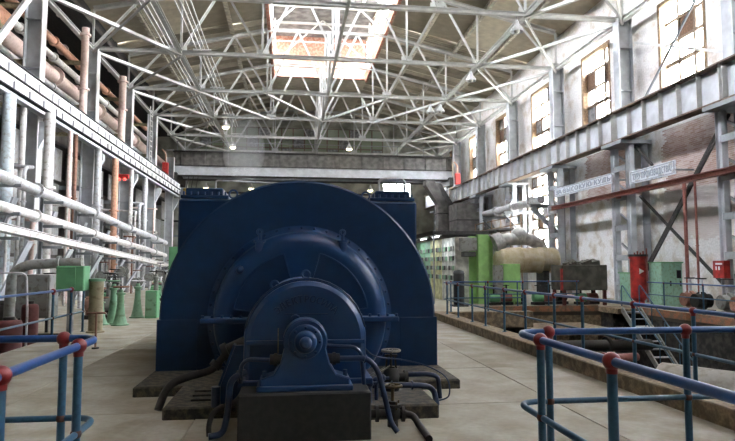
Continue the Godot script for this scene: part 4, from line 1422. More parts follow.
	obj("saddle", sv, M.tan, t)
	# cross beams tying the columns back
	for k in range(0, 5):
		var d := col_d(k)
		t = thing("tie_beam", "tan steel tie beam behind a left column, %s" % ORD[k], "beam", v(-12, 9.9, d), "tie beams behind the left columns")
		member(t, "tie", v(-15.4, 9.85, d), v(-10.7, 9.85, d), 0.16, 0.2, M.tan, UI)
		member(t, "tie", v(-15.4, 12.2, d), v(-10.7, 12.2, d), 0.16, 0.2, M.tan, UI)
		member(t, "tie", v(-15.4, 5.6, d), v(-10.7, 5.6, d), 0.14, 0.2, M.steel_grey, UI)
	left_clutter()
	# equipment by the railing end
	t = thing("switch_box", "green electrical box on a pale post at the end of the left railing", "box", v(-5.15, 0, 15.3))
	var st := newst()
	bx(st, v(-5.5, 1.03, 15.1), v(-4.87, 1.63, 15.55), 0.02)
	obj("case", st, M.green, t)
	st = newst()
	bx(st, v(-5.47, 1.06, 15.08), v(-5.05, 1.6, 15.1), 0.008)
	obj("door", st, M.green, t)
	st = newst()
	bx(st, v(-5.28, 0.0, 15.26), v(-5.16, 1.03, 15.38), 0.005)
	obj("post", st, M.cabinet_white, t)
	t = thing("steel_cabinet", "grey-brown steel cabinet behind the left railing beside the green box", "cabinet", v(-6.3, -1.3, 15.0))
	st = newst()
	bx(st, v(-6.62, 0.35, 15.7), v(-5.85, 1.42, 16.3), 0.02)
	obj("case", st, M.cabinet_grey, t)
	st = newst()
	bx(st, v(-6.58, 0.4, 15.68), v(-5.89, 1.38, 15.7), 0.005)
	obj("door", st, M.cabinet_grey, t)
	for x in [-6.55, -5.92]:
		block(t, "leg", v(x - 0.03, 0, 15.75), v(x + 0.03, 0.35, 15.81), M.steel_dark)
	pipe("elbow_pipe", "dark grey pipe with an elbow over the grey cabinet on the left", rounded([v(-5.4, 1.72, 16.6), v(-6.75, 1.66, 16.6), v(-7.1, 1.45, 16.6), v(-7.15, 0.6, 16.6), v(-7.15, 0.0, 16.6)], 0.35), 0.13, M.cabinet_grey, "", "pipe", 14, [0.5])
	pipe("hoop_rail", "grey tube hoop standing behind the blue left railing", rounded([v(-6.9, -1.3, 14.6), v(-6.9, 1.47, 14.6), v(-5.95, 1.47, 14.6), v(-5.9, 0.6, 14.6), v(-5.9, -1.3, 14.6)], 0.15), 0.025, M.pipe_grey, "", "rail", 10)
	t = thing("tan_standpipe", "tan upright cylinder with a flat cap beside the green box", "standpipe", v(-4.75, 0, 15.5))
	st = newst()
	lathe(st, [Vector2(0.21, 0), Vector2(0.21, 0.04), Vector2(0.165, 0.05), Vector2(0.165, 1.25)], 18, Transform3D(Basis.IDENTITY, v(-4.72, 0, 15.6)))
	obj("shell", st, M.tan, t)
	st = newst()
	lathe(st, [Vector2(0.165, 1.25), Vector2(0.2, 1.25), Vector2(0.2, 1.31), Vector2(0.0, 1.33)], 18, Transform3D(Basis.IDENTITY, v(-4.72, 0, 15.6)))
	obj("cap", st, M.green_pale, t)
	t = thing("floor_key_stand", "thin brown floor stand with a cross bar on the left gangway", "stand", v(-3.8, 0, 12.6))
	st = newst()
	cyl(st, v(-3.8, 0, 12.6), v(-3.8, 0.7, 12.6), 0.02, 8)
	obj("pole", st, M.pipe_brown, t)
	st = newst()
	cyl(st, v(-3.98, 0.7, 12.6), v(-3.62, 0.7, 12.6), 0.02, 8)
	obj("cross_bar", st, M.pipe_brown, t)
	st = newst()
	cyl(st, v(-3.8, 0, 12.6), v(-3.8, 0.03, 12.6), 0.07, 12)
	obj("foot", st, M.valve_dark, t)
	valve_stand("pale green valve pedestal with a brown wheel, nearest of the left group", -5.2, 17.6, 0.75, M.green_pale, M.pipe_brown, 0.19)
	valve_stand("pale green valve pedestal, tall middle one of the left group", -4.95, 17.9, 1.2, M.green_pale, M.green_pale, 0.16)
	valve_stand("pale green valve pedestal with a rusty wheel, right one of the left group", -4.62, 17.4, 1.05, M.green_pale, M.pipe_brown, 0.2)
	valve_stand("pale green valve pedestal standing alone near the generator", -4.75, 19.8, 1.15, M.green_pale, M.pipe_grey, 0.2)
	valve_stand("dark valve pedestal behind the pale green ones on the left", -5.9, 21.5, 1.25, M.valve_dark, M.valve_dark, 0.25)
	valve_stand("grey valve pedestal far behind the pale green ones on the left", -5.3, 25.0, 1.4, M.cabinet_grey, M.valve_dark, 0.25)
	t = thing("cable_cabinet", "small green cabinet on the floor left of the generator", "cabinet", v(-4.3, 0, 19.7))
	st = newst()
	bx(st, v(-4.45, 0, 19.5), v(-4.1, 0.85, 19.9), 0.015)
	obj("case", st, M.green, t)
	st = newst()
	bx(st, v(-4.42, 0.06, 19.48), v(-4.13, 0.8, 19.5), 0.004)
	obj("door", st, M.green_pale, t)
	t = thing("tall_locker", "tall green locker just left of the generator, far behind it", "locker", v(-3.9, 0, 20.5))
	st = newst()
	bx(st, v(-3.95, 0.95, 20.4), v(-3.4, 2.25, 20.9), 0.015)
	obj("case", st, M.green, t)
	block(t, "plinth", v(-3.9, 0, 20.45), v(-3.45, 0.95, 20.85), M.steel_dark)
	# tanks sunk in the left bay
	var tanks := [[-5.95, 10.6, 0.28, 0.2, M.red_tank, "brown-red tank behind the left railing, nearest"], [-6.4, 13.0, 0.24, 0.6, M.green_pale, "green tank between brown-red tanks behind the left railing"], [-5.85, 13.6, 0.26, 0.5, M.red_tank, "brown-red tank behind the left railing next to the green one"], [-6.9, 11.5, 0.35, 0.45, M.valve_dark, "dark tank behind the left railing at the edge of view"], [-6.0, 15.0, 0.18, 0.75, M.red_tank, "red cylinder behind the left railing below the grey cabinet"]]
	for q in tanks:
		t = thing("oil_tank", q[5], "tank", v(q[0], -1.3, q[1]), "tanks in the left bay")
		st = newst()
		lathe(st, [Vector2(q[2], 0), Vector2(q[2], q[3] + 1.3 - 0.1), Vector2(q[2] * 0.9, q[3] + 1.3 - 0.02), Vector2(q[2] * 0.4, q[3] + 1.3)], 18, Transform3D(Basis.IDENTITY, v(q[0], -1.3, q[1])), true)
		obj("shell", st, q[4], t)
		st = newst()
		cyl(st, v(q[0], q[3] - 0.02, q[1]), v(q[0], q[3] + 0.06, q[1]), q[2] * 0.45, 12)
		obj("filler_cap", st, M.valve_dark, t)
	# pumps and motors along the left wall
	for i in 9:
		var d := 17.2 + i * 2.4
		var x := -7.3 + 0.5 * ((i * 3) % 4)
		if d > 24: x -= 0.2
		pump("dark %s pump set low along the left wall, %s" % [["grey", "rusty", "green"][i % 3], ORD[i]], x, d, [M.valve_dark, M.pipe_brown, M.green][i % 3], i)

func pump(label: String, x: float, d: float, m: Material, i: int) -> void:
	var t := thing("pump_set", label, "pump", v(x, 0, d), "pump sets on the left")
	block(t, "bed_plate", v(x - 0.45, 0, d - 0.3), v(x + 0.45, 0.12, d + 0.3), M.plinth)
	var st := newst()
	cyl(st, v(x - 0.4, 0.45, d), v(x + 0.05, 0.45, d), 0.24, 16)
	for k in 8:
		var a := TAU * k / 8
		box(st, v(x - 0.18, 0.45 + 0.24 * sin(a), d + 0.24 * cos(a)), Vector3(0.4, 0.03, 0.03))
	bx(st, v(x - 0.38, 0.12, d - 0.18), v(x, 0.3, d + 0.18))
	obj("motor", st, m, t)
	st = newst()
	cyl(st, v(x + 0.1, 0.45, d), v(x + 0.38, 0.45, d), 0.2, 16)
	cyl(st, v(x + 0.24, 0.45, d), v(x + 0.24, 1.0 + 0.1 * (i % 3), d), 0.08, 10)
	cyl(st, v(x + 0.24, 0.85, d), v(x + 0.24, 0.9, d), 0.14, 12)
	obj("volute", st, M.cabinet_grey, t)
	st = newst()
	cyl(st, v(x + 0.24, 1.0, d), v(x + 0.24, 1.3, d), 0.025, 8)
	handwheel(st, v(x + 0.24, 1.3 + 0.1 * (i % 3), d), 0.17, 0.02)
	obj("handwheel", st, M.valve_dark, t)

func left_clutter() -> void:
	# thin risers, branch pipes with black flanges, and junction boxes in front of the wall panels
	var r := RandomNumberGenerator.new()
	r.seed = 909
	var ord2 := ["first", "second", "third", "fourth", "fifth", "sixth", "seventh", "eighth", "ninth", "tenth", "eleventh", "twelfth", "thirteenth", "fourteenth"]
	for i in 14:
		var d := 20.8 + i * 1.75
		var x := -9.15 - 0.25 * (i % 3)
		var y := 2.2 + r.randf() * 3.6
		var m: Material = [M.pipe_white, M.pipe_grey, M.pipe_pink, M.pipe_white, M.pipe_brown][i % 5]
		var dd := 0.5 + r.randf() * 0.9
		if i in [2, 6, 10]:   # stay clear of the column in this bay
			dd = 0.4
			d -= 0.3
		pipe("riser_pipe", "slim bent riser pipe low on the left wall, %s from the viewer" % ord2[i], rounded([v(x, 0.0, d), v(x, y, d), v(x, y + 0.15, d + dd), v(-11.5, y + 0.25, d + dd)], 0.25), 0.05 + 0.02 * (i % 3), m, "riser pipes on the left wall", "pipe", 8, [0.4, 0.8])
	for i in 8:
		var d := 21.5 + i * 2.9
		var y := 0.75 + 0.2 * ((i * 5) % 4)
		var t := thing("gate_valve", "dark flanged gate valve on the left wall pipes, %s from the viewer" % ord2[i], "valve", v(-8.0, 0, d), "gate valves on the left wall")
		var st := newst()
		cyl(st, v(-8.0, 0, d), v(-8.0, y - 0.2, d), 0.07, 10)
		obj("support_pipe", st, M.pipe_grey, t)
		st = newst()
		cyl(st, v(-8.0, y, d - 0.32), v(-8.0, y, d + 0.32), 0.13, 14)
		ball(st, v(-8.0, y, d), 0.22, 14)
		obj("valve_body", st, M.valve_dark, t)
		for s in [-0.32, 0.32]:
			st = newst()
			cyl(st, v(-8.0, y, d + s - 0.03), v(-8.0, y, d + s + 0.03), 0.24, 16)
			obj("flange", st, M.cabinet_grey, t)
		st = newst()
		cyl(st, v(-8.0, y + 0.2, d), v(-8.0, y + 0.62, d), 0.03, 8)
		obj("stem", st, M.pipe_grey, t)
		st = newst()
		handwheel(st, v(-8.0, y + 0.62, d), 0.2, 0.022)
		obj("handwheel", st, [M.valve_dark, M.pipe_brown, M.red_dark][i % 3], t)
	for i in 7:
		var d := 22.0 + i * 3.5
		var y := 3.4 + 0.5 * ((i * 3) % 4)
		var t := thing("junction_box", "grey junction box on the left wall panels, %s from the viewer" % ord2[i], "box", v(-11.3, y, d), "junction boxes on the left wall")
		var st := newst()
		bx(st, v(-11.55, y, d), v(-11.25, y + 0.7, d + 0.55), 0.02)
		obj("case", st, M.cabinet_grey, t)
		st = newst()
		bx(st, v(-11.25, y + 0.05, d + 0.05), v(-11.23, y + 0.65, d + 0.5), 0.004)
		obj("lid", st, M.cabinet_white, t)

# ---------------------------------------------------------------- right side
func sign_board(label: String, text: String, d0: float, d1: float, yc: float, h: float) -> void:
	# faces the hall; reads from the far end towards the viewer
	var x := XR - 0.42
	var t := thing("sign_board", label, "sign", v(x, yc - h / 2, (d0 + d1) / 2), "slogan boards on the right wall")
	var st := newst()
	bx(st, v(x, yc - h / 2, d0), v(x + 0.05, yc + h / 2, d1), 0.01)
	obj("board", st, M.sign_white, t)
	st = newst()
	var b := 0.06
	for s in [-1, 1]:
		bx(st, v(x - 0.012, yc + s * (h / 2 - b) - 0.012, d0 + b), v(x, yc + s * (h / 2 - b) + 0.012, d1 - b))
	for d in [d0 + b, d1 - b]:
		bx(st, v(x - 0.012, yc - h / 2 + b, d - 0.02), v(x, yc + h / 2 - b, d + 0.02))
	obj("border", st, M.sign_ink, t)
	var font := SystemFont.new()
	font.font_names = PackedStringArray(["Droid Sans"])
	font.font_weight = 700
	var tm := TextMesh.new()
	tm.font = font
	tm.text = text
	tm.font_size = 32
	tm.pixel_size = h * 0.5 / 24.0
	tm.depth = 0.01
	var w := tm.get_aabb().size.x
	var k := (d1 - d0 - 0.4) / maxf(w, 0.1)
	inst("lettering", tm, M.sign_ink, Transform3D(Basis(Vector3(0, 0, 1) * k, Vector3(0, 1, 0), Vector3(-1, 0, 0)), v(x - 0.006, yc, (d0 + d1) / 2)), t)
	for d in [d0 + 0.5, d1 - 0.5]:
		block(t, "bracket", v(x + 0.05, yc - 0.05, d - 0.03), v(XR + 0.74, yc + 0.02, d + 0.03), M.steel_grey)

func lamp_bell(label: String, at: Vector3, lit: bool, grp: String, drop := 0.7) -> void:
	var t := thing("pendant_lamp", label, "lamp", at, grp)
	var st := newst()
	cyl(st, at + Vector3(0, 0.3, 0), at + Vector3(0, 0.3 + drop, 0), 0.015, 6)
	obj("stem", st, M.steel_grey, t)
	st = newst()
	lathe(st, [Vector2(0.06, 0.42), Vector2(0.1, 0.3), Vector2(0.13, 0.2), Vector2(0.27, 0.02), Vector2(0.3, -0.12), Vector2(0.285, -0.12), Vector2(0.24, 0.02), Vector2(0.1, 0.18)], 18, Transform3D(Basis.IDENTITY, at), true)
	obj("shade", st, M.pipe_grey, t)
	st = newst()
	var bs := Basis.IDENTITY.scaled(Vector3(1.85, 1.25, 1.85)) if lit else Basis.IDENTITY
	lathe(st, [Vector2(0.0, -0.2), Vector2(0.1, -0.17), Vector2(0.14, -0.08), Vector2(0.09, 0.1), Vector2(0.05, 0.16)], 14, Transform3D(bs, at), true)
	obj("bulb", st, M.lamp_glow if lit else M.cabinet_white, t)
	if lit:
		var l := OmniLight3D.new()
		l.name = "bulb_light"
		l.position = Vector3(0, -0.12, 0)
		l.light_color = Color(1.0, 0.92, 0.75)
		l.light_energy = 3.0
		l.light_size = 0.12
		l.omni_range = 80.0
		l.omni_attenuation = 2.0
		l.shadow_enabled = true
		t.add_child(l)

func right_side() -> void:
	var t: Node3D
	var st: SurfaceTool
	sign_board("long pale slogan board on the right wall, the left-hand one", "ЗА ВЫСОКУЮ КУЛЬ", 25.9, 32.1, 5.68, 0.5)
	sign_board("short pale slogan board with a rounded border on the right wall, the right-hand one", "ТУРУ ПРОИЗВОДСТВА!", 21.35, 24.45, 5.45, 0.56)
	# red-brown service beam with its posts
	t = thing("service_beam", "long red-brown beam along the right wall under the slogan boards", "beam", v(XR - 0.5, 4.8, 22))
	var d0 := 10.0
	while d0 < 31.0:
		member(t, "beam_length", v(XR - 0.55, 4.83, d0), v(XR - 0.55, 4.83, minf(d0 + 3.7, 32.2)), 0.3, 0.2, M.red_dark, UI)
		d0 += 3.7
	block(t, "arm", v(XR - 0.5, 4.66, 25.3), v(XR - 0.3, 4.75, 25.5), M.red_dark)
	pipe("red_standpipe", "thick red standpipe from the service beam down to the far deck", [v(XR - 0.6, 0.0, 20.6), v(XR - 0.6, 4.7, 20.6)], 0.065, M.red_dark, "red standpipes", "pipe", 12, [0.05, 0.96])
	pipe("red_standpipe", "thin red standpipe right of the thick one", [v(XR - 0.6, 0.0, 20.0), v(XR - 0.6, 4.7, 20.0)], 0.045, M.red_dark, "red standpipes", "pipe", 10, [0.05, 0.5])
	# cross bracing of the near bay
	t = thing("wall_bracing", "dark crossed steel bars before the brick bay of the right wall", "bracing", v(XR, 0, 22))
	for s in [-0.08, 0.08]:
		member(t, "bar", v(XR - 0.05, 6.9, 18.9 + s), v(XR - 0.05, 1.2, 24.3 + s), 0.07, 0.09, M.steel_dark)
	member(t, "bar", v(XR + 0.1, 4.7, 24.6), v(XR + 0.1, 0.4, 18.9), 0.09, 0.09, M.steel_dark)
	member(t, "bar", v(XR + 0.1, 7.1, 25.0), v(XR + 0.1, 5.9, 23.6), 0.1, 0.1, M.steel_dark)
	t = thing("wall_bracing", "pale steel bars crossing the nearest upper window", "bracing", v(XR, 8.6, 22))
	member(t, "bar", v(XR + 0.2, 8.7, 24.4), v(XR + 0.2, 13.0, 19.2), 0.1, 0.1, M.steel_grey, UL)
	member(t, "bar", v(XR + 0.3, 11.8, 25.0), v(XR + 0.3, 9.0, 18.6), 0.1, 0.1, M.steel_white, UL)
	t = thing("wall_bracing", "white steel bar slanting across the top left corner of view", "bracing", v(XL + 0.45, 8.7, 23))
	member(t, "bar", v(XL + 0.46, 8.75, 20.9), v(XL + 0.46, 12.9, 24.6), 0.1, 0.26, M.steel_white)
	# red alarm box on the near column
	t = thing("alarm_box", "red alarm box with white marks on the near right column", "box", v(XR - 0.3, 1.25, 19.0))
	st = newst()
	bx(st, v(XR - 0.6, 1.2, 18.7), v(XR - 0.36, 1.8, 19.25), 0.01)
	obj("case", st, M.red, t)
	st = newst()
	bx(st, v(XR - 0.61, 1.66, 18.78), v(XR - 0.6, 1.72, 19.1))
	bx(st, v(XR - 0.61, 1.48, 18.9), v(XR - 0.6, 1.6, 18.97))
	bx(st, v(XR - 0.61, 1.48, 19.05), v(XR - 0.6, 1.6, 19.1))
	obj("marking", st, M.white_paint, t)
	# pale green cabinets
	for i in 2:
		var x := [14.45, 13.85][i] as float
		var w := [0.85, 0.3][i] as float
		var h := [1.72, 1.3][i] as float
		var d := [21.3, 22.9][i] as float
		t = thing("power_cabinet", ["pale green steel cabinet with a dark gauge on the far deck", "low pale green cabinet left of the larger one on the far deck"][i], "cabinet", v(x, 0, d), "pale green cabinets")
		st = newst()
		bx(st, v(x - w / 2, 0.05, d), v(x + w / 2, h, d + 0.8), 0.015)
		obj("case", st, M.green_mint, t)
		st = newst()
		bx(st, v(x - w / 2 - 0.04, h, d - 0.05), v(x + w / 2 + 0.04, h + 0.05, d + 0.85), 0.01)
		obj("roof_plate", st, M.green, t)
		for s in ([-1, 1] if i == 0 else [0]):
			st = newst()
			var ww := w * (0.42 if i == 0 else 0.85)
			bx(st, v(x + s * w * 0.24 - ww / 2, 0.15, d - 0.02), v(x + s * w * 0.24 + ww / 2, h - 0.1, d), 0.006)
			var door := obj("door", st, M.green_mint, t)
			st = newst()
			bx(st, v(x + s * w * 0.24 + 0.1, 0.85, d - 0.05), v(x + s * w * 0.24 + 0.14, 1.05, d - 0.02))
			obj("handle", st, M.steel_dark, door)
		if i == 0:
			st = newst()
			bx(st, v(x + 0.18, 1.15, d - 0.06), v(x + 0.34, 1.45, d - 0.015), 0.005)
			obj("gauge", st, M.steel_black, t)
	# red pressure tank
	t = thing("pressure_tank", "tall red pressure tank with a white arrow on the far deck", "tank", v(13.7, 0, 22.3))
	st = newst()
	lathe(st, [Vector2(0.2, 0), Vector2(0.2, 0.25), Vector2(0.31, 0.35), Vector2(0.31, 1.9), Vector2(0.36, 1.9), Vector2(0.36, 1.98), Vector2(0.2, 2.0)], 20, Transform3D(Basis.IDENTITY, v(13.7, 0, 22.3)))
	obj("shell", st, M.red, t)
	st = newst()
	cyl(st, v(13.7, 1.98, 22.3), v(13.7, 2.07, 22.3), 0.38, 16)
	obj("lid", st, M.steel_dark, t)
	st = newst()
	for i in 4:
		var x := 13.5 + i * 0.12
		cyl(st, v(x, 2.05, 22.2), v(x, 2.14 + 0.06 * (i % 2), 22.2), 0.035, 8)
	obj("pipe_stub", st, M.red_dark, t)
	st = newst()
	cyl(st, v(13.88, 0.2, 22.0), v(13.88, 2.3, 22.0), 0.03, 8)
	obj("side_pipe", st, M.red_dark, t)
	st = newst()
	extrude(st, [Vector2(13.55, 1.3), Vector2(13.55, 1.52), Vector2(13.75, 1.41)], -21.98, -22.0)
	obj("arrow_mark", st, M.white_paint, t)
	# dark rectangular tank
	t = thing("settling_tank", "dark grey-green rectangular tank on legs with rubble on top", "tank", v(12.0, 0, 23.8))
	st = newst()
	bx(st, v(11.0, 0.62, 23.3), v(12.95, 1.66, 24.4), 0.03)
	obj("body", st, M.tarp, t)
	st = newst()
	var r := RandomNumberGenerator.new()
	r.seed = 77
	for i in 16:
		var s := r.randf_range(0.12, 0.3)
		box(st, v(11.35 + r.randf() * 1.3, 1.66 + s * 0.25, 23.5 + r.randf() * 0.7), Vector3(s * 1.6, s * 0.7, s), Basis(Vector3(r.randf(), r.randf(), r.randf()).normalized(), r.randf() * 0.7))
	obj("heap", st, M.tarp, t).set_meta("kind", "stuff")
	for q in [[11.1, 23.4], [12.85, 23.4], [11.1, 24.3], [12.85, 24.3]]:
		block(t, "leg", v(q[0] - 0.06, 0, q[1] - 0.06), v(q[0] + 0.06, 0.62, q[1] + 0.06), M.red_tank)
	block(t, "side_angle", v(10.92, 0.62, 23.25), v(11.0, 1.5, 23.35), M.red)
	# clutter of pumps under and beside the dark tank
	for i in 8:
		var x := 8.2 + i * 0.62
		var d := 23.6 + 0.25 * (i % 3)
		t = thing("feed_pump", "small %s feed pump on the far deck behind the blue rail, %s from the left" % [["green", "rusty", "dark"][i % 3], ["first", "second", "third", "fourth", "fifth", "sixth", "seventh", "eighth"][i]], "pump", v(x, 0, d), "feed pumps on the far deck")
		st = newst()
		bx(st, v(x - 0.22, 0.03, d - 0.2), v(x + 0.22, 0.14, d + 0.2))
		obj("bed", st, M.steel_dark, t)
		st = newst()
		cyl(st, v(x - 0.2, 0.32, d), v(x + 0.2, 0.32, d), 0.17, 14)
		obj("casing", st, [M.green, M.red_dark, M.valve_dark][i % 3], t)
		st = newst()
		cyl(st, v(x, 0.45, d), v(x, 0.85, d), 0.04, 8)
		handwheel(st, v(x, 0.82, d), 0.12, 0.018)
		obj("valve", st, M.valve_dark, t)
	# lagged heater drum with foil duct
	t = thing("heater_drum", "fat cream lagged drum lying crosswise beyond the pit", "drum", v(10, 0, 24.8))
	st = newst()
	var px := Transform3D(Basis(Vector3(0, 1, 0), Vector3(1, 0, 0), Vector3(0, 0, -1)), v(8.9, 1.86, 25.0))
	lathe(st, [Vector2(0.0, -0.15), Vector2(0.3, -0.13), Vector2(0.5, 0.0), Vector2(0.55, 0.1), Vector2(0.55, 0.9), Vector2(0.57, 0.92), Vector2(0.57, 1.0), Vector2(0.54, 1.02), Vector2(0.54, 1.8), Vector2(0.57, 1.82), Vector2(0.57, 1.9), Vector2(0.55, 1.92), Vector2(0.55, 2.5), Vector2(0.48, 2.62), Vector2(0.25, 2.72), Vector2(0.0, 2.74)], 28, px, true)
	obj("lagging", st, M.lagging, t)
	for x in [9.3, 10.9]:
		block(t, "saddle", v(x - 0.12, 0, 24.6), v(x + 0.12, 1.4, 25.4), M.steel_dark)
	pipe("foil_duct", "crumpled silver duct arching over the cream lagged drum", rounded([v(8.72, 2.55, 25.0), v(9.2, 2.75, 25.0), v(10.4, 2.8, 25.2), v(11.0, 2.5, 25.3), v(11.1, 1.9, 25.4)], 0.5, 8), 0.27, M.foil, "", "duct", 16, [0.2, 0.7, 1.2, 1.8])
	t = thing("vent_dome", "silver domed cap on top of the arching duct", "dome", v(9.9, 2.9, 25.1))
	st = newst()
	ball(st, v(9.9, 2.95, 25.1), 0.36, 14)
	obj("dome", st, M.foil, t)
	st = newst()
	cyl(st, v(9.9, 2.75, 25.1), v(9.9, 2.95, 25.1), 0.3, 14)
	obj("neck", st, M.foil, t)
	t = thing("green_locker", "green locker with a grey side panel before the lagged drum", "locker", v(9.1, 0, 24.0))
	st = newst()
	bx(st, v(8.75, 0.05, 23.9), v(9.46, 1.7, 24.35), 0.015)
	obj("case", st, M.green_bright, t)
	block(t, "side_panel", v(8.4, 0.05, 23.95), v(8.74, 1.65, 24.3), M.cabinet_grey)
	st = newst()
	bx(st, v(8.82, 0.15, 23.88), v(9.4, 1.62, 23.9), 0.004)
	obj("door", st, M.green_bright, t)
	# switchboard house
	t = thing("switchboard", "lit pale switchboard full of small meters facing the gangway", "switchboard", v(7, 0, 29))
	for i in 7:
		var d := 25.0 + i * 1.15
		st = newst()
		bx(st, v(7.0, 0.05, d), v(7.6, 2.85, d + 1.12), 0.01)
		var pn := obj("panel", st, [M.cabinet_white, M.cabinet_white, M.panel_yellow, M.panel_yellow, M.green_mint, M.green_pale, M.green_pale][i], t)
		for a in 3:
			for b in 4:
				st = newst()
				var y := 1.0 + b * 0.42
				bx(st, v(6.96, y, d + 0.15 + a * 0.32), v(7.0, y + 0.2, d + 0.37 + a * 0.32), 0.004)
				obj("meter", st, [M.cabinet_grey, M.steel_dark, M.green_pale][(a + b * 2 + i) % 3], pn)
	t = thing("switchboard_canopy", "dark sloping canopy over the lit switchboard", "canopy", v(7, 2.9, 29))
	st = newst()
	bx(st, v(6.0, 3.02, 25.0), v(8.5, 3.1, 33.4))
	bx(st, v(6.0, 2.92, 25.0), v(6.08, 3.1, 33.4))
	bx(st, v(6.0, 2.95, 24.98), v(8.5, 3.1, 25.06))
	obj("roof_sheet", st, M.steel_dark, t)
	for d in [25.1, 29.0, 33.1]:
		block(t, "post", v(6.06, 0, d - 0.03), v(6.12, 2.95, d + 0.03), M.steel_grey)
	for i in 3:
		var d := 26.2 + i * 2.5
		t = thing("tube_lamp", "white fluorescent lamp under the switchboard canopy, %s" % ORD[i], "lamp", v(6.45, 2.9, d), "lamps under the canopy")
		block(t, "housing", v(6.35, 2.93, d - 0.65), v(6.55, 3.0, d + 0.65), M.cabinet_white)
		st = newst()
		cyl(st, v(6.45, 2.9, d - 0.6), v(6.45, 2.9, d + 0.6), 0.03, 10)
		obj("tube", st, M.lamp_glow_white, t)
		var l := AreaLight3D.new()
		l.name = "tube_light"
		l.area_size = Vector2(0.12, 1.2)
		l.light_energy = 2.5
		l.light_color = Color(0.94, 0.96, 1.0)
		l.area_range = 60.0
		l.shadow_enabled = true
		t.add_child(l)
		l.position = Vector3(0, -0.05, 0)
		l.rotation_degrees = Vector3(-90, 0, 0)
	t = thing("switch_room", "bright green partition wall of the switch room beside the switchboard", "partition", v(7.9, 0, 25))
	st = newst()
	bx(st, v(7.62, 0.0, 25.1), v(8.7, 2.9, 25.2))
	obj("wall_sheet", st, M.green_bright, t)
	st = newst()
	bx(st, v(7.95, 0.0, 24.8), v(8.42, 2.95, 25.1), 0.01)
	obj("pilaster", st, M.green_bright, t)
	t = thing("wall_cabinet", "pale grey cabinet hung on the green partition", "cabinet", v(7.5, 2.0, 25.0))
	st = newst()
	bx(st, v(7.15, 2.25, 24.62), v(7.85, 2.8, 24.95), 0.01)
	obj("case", st, M.cabinet_grey, t)
	st = newst()
	bx(st, v(7.25, 2.0, 24.62), v(7.8, 2.22, 24.95), 0.01)
	obj("lower_tray", st, M.steel_dark, t)
	t = thing("floor_motor", "black upright motor before the green partition", "motor", v(6.9, 0, 24.0))
	st = newst()
	cyl(st, v(6.75, 0.05, 23.6), v(6.75, 1.3, 23.6), 0.22, 16)
	obj("body", st, M.steel_black, t)
	st = newst()
	lathe(st, [Vector2(0.24, 1.3), Vector2(0.2, 1.42), Vector2(0.0, 1.46)], 16, Transform3D(Basis.IDENTITY, v(6.75, 0, 23.6)), true)
	obj("fan_cover", st, M.steel_black, t)
	block(t, "foot", v(6.45, 0, 23.3), v(7.05, 0.06, 23.9), M.steel_dark)
	# ladder stair into the pit
	t = thing("pit_stair", "steep steel stair with blue handrails going down into the pit", "stair", v(12.85, -2.6, 18.6))
	var top := v(12.85, 0.0, 21.5)
	var bot := v(12.75, -2.6, 18.3)
	for s in [-0.36, 0.36]:
		var o := Vector3(s, 0, 0)
		member(t, "stringer", top + o, bot + o, 0.05, 0.2, M.cabinet_grey)
		st = newst()
		tube(st, rounded([top + o + Vector3(0, 0.1, 0), top + o + Vector3(0, 0.95, 0), bot + o + Vector3(0, 0.95, 0.1), bot + o + Vector3(0, 0.1, 0)], 0.2), 0.022, 8)
		obj("handrail", st, M.post_blue, t)
		for i in 3:
			var p := top.lerp(bot, 0.25 + i * 0.25) + o
			member(t, "baluster", p, p + Vector3(0, 0.93, 0), 0.025, 0.025, M.post_blue)
	for i in 11:
		var p := top.lerp(bot, (i + 0.5) / 11.0)
		block(t, "tread", p + Vector3(-0.34, -0.015, -0.11), p + Vector3(0.34, 0.015, 0.11), M.steel_grey)
	# things in the pit
	pipe("pit_main", "big white lagged main lying in the pit by the kerb", [v(7.5, -0.88, 11.5), v(8.3, -0.9, 10.4), v(10.2, -0.98, 7.8)], 0.56, M.tan_white, "", "pipe", 24)
	for i in 3:
		t = thing("main_saddle", "dark concrete saddle under the white main in the pit, %s" % ["far", "middle", "near"][i], "saddle", v(7.6 + i * 0.9, -2.6, 11.4 - i * 1.25), "saddles of the white main")
		block(t, "pier", v(7.35 + i * 0.9, -2.6, 11.2 - i * 1.25), v(7.85 + i * 0.9, -1.4, 11.6 - i * 1.25), M.kerb)
	var pt := [["red cross pipe on a dark beam deep in the pit", v(5.4, -1.0, 15.5), v(10.0, -1.0, 16.5), 0.12, M.red_dark], ["grey cross pipe across the far part of the pit", v(5.2, -0.8, 17.4), v(11.5, -0.9, 18.2), 0.18, M.valve_dark], ["dark cross pipe low across the pit", v(4.9, -1.6, 13.0), v(11.8, -1.6, 14.4), 0.2, M.valve_dark]]
	for q in pt:
		pipe("pit_pipe", q[0], [q[1], q[1].lerp(q[2], 0.5), q[2]], q[3], q[4], "pipes crossing the pit", "pipe", 12, [0.3, 0.8, 1.5])
	t = thing("pit_platform", "grey slab platform on piers inside the far part of the pit", "platform", v(8.5, -2.6, 20.5))
	block(t, "slab", v(7.7, -0.75, 19.6), v(11.4, -0.6, 22.6), M.kerb)
	for q in [[8.0, 20.0], [11.0, 20.0], [8.0, 22.2], [11.0, 22.2]]:
		block(t, "pier", v(q[0] - 0.2, -2.6, q[1] - 0.2), v(q[0] + 0.2, -0.75, q[1] + 0.2), M.kerb)
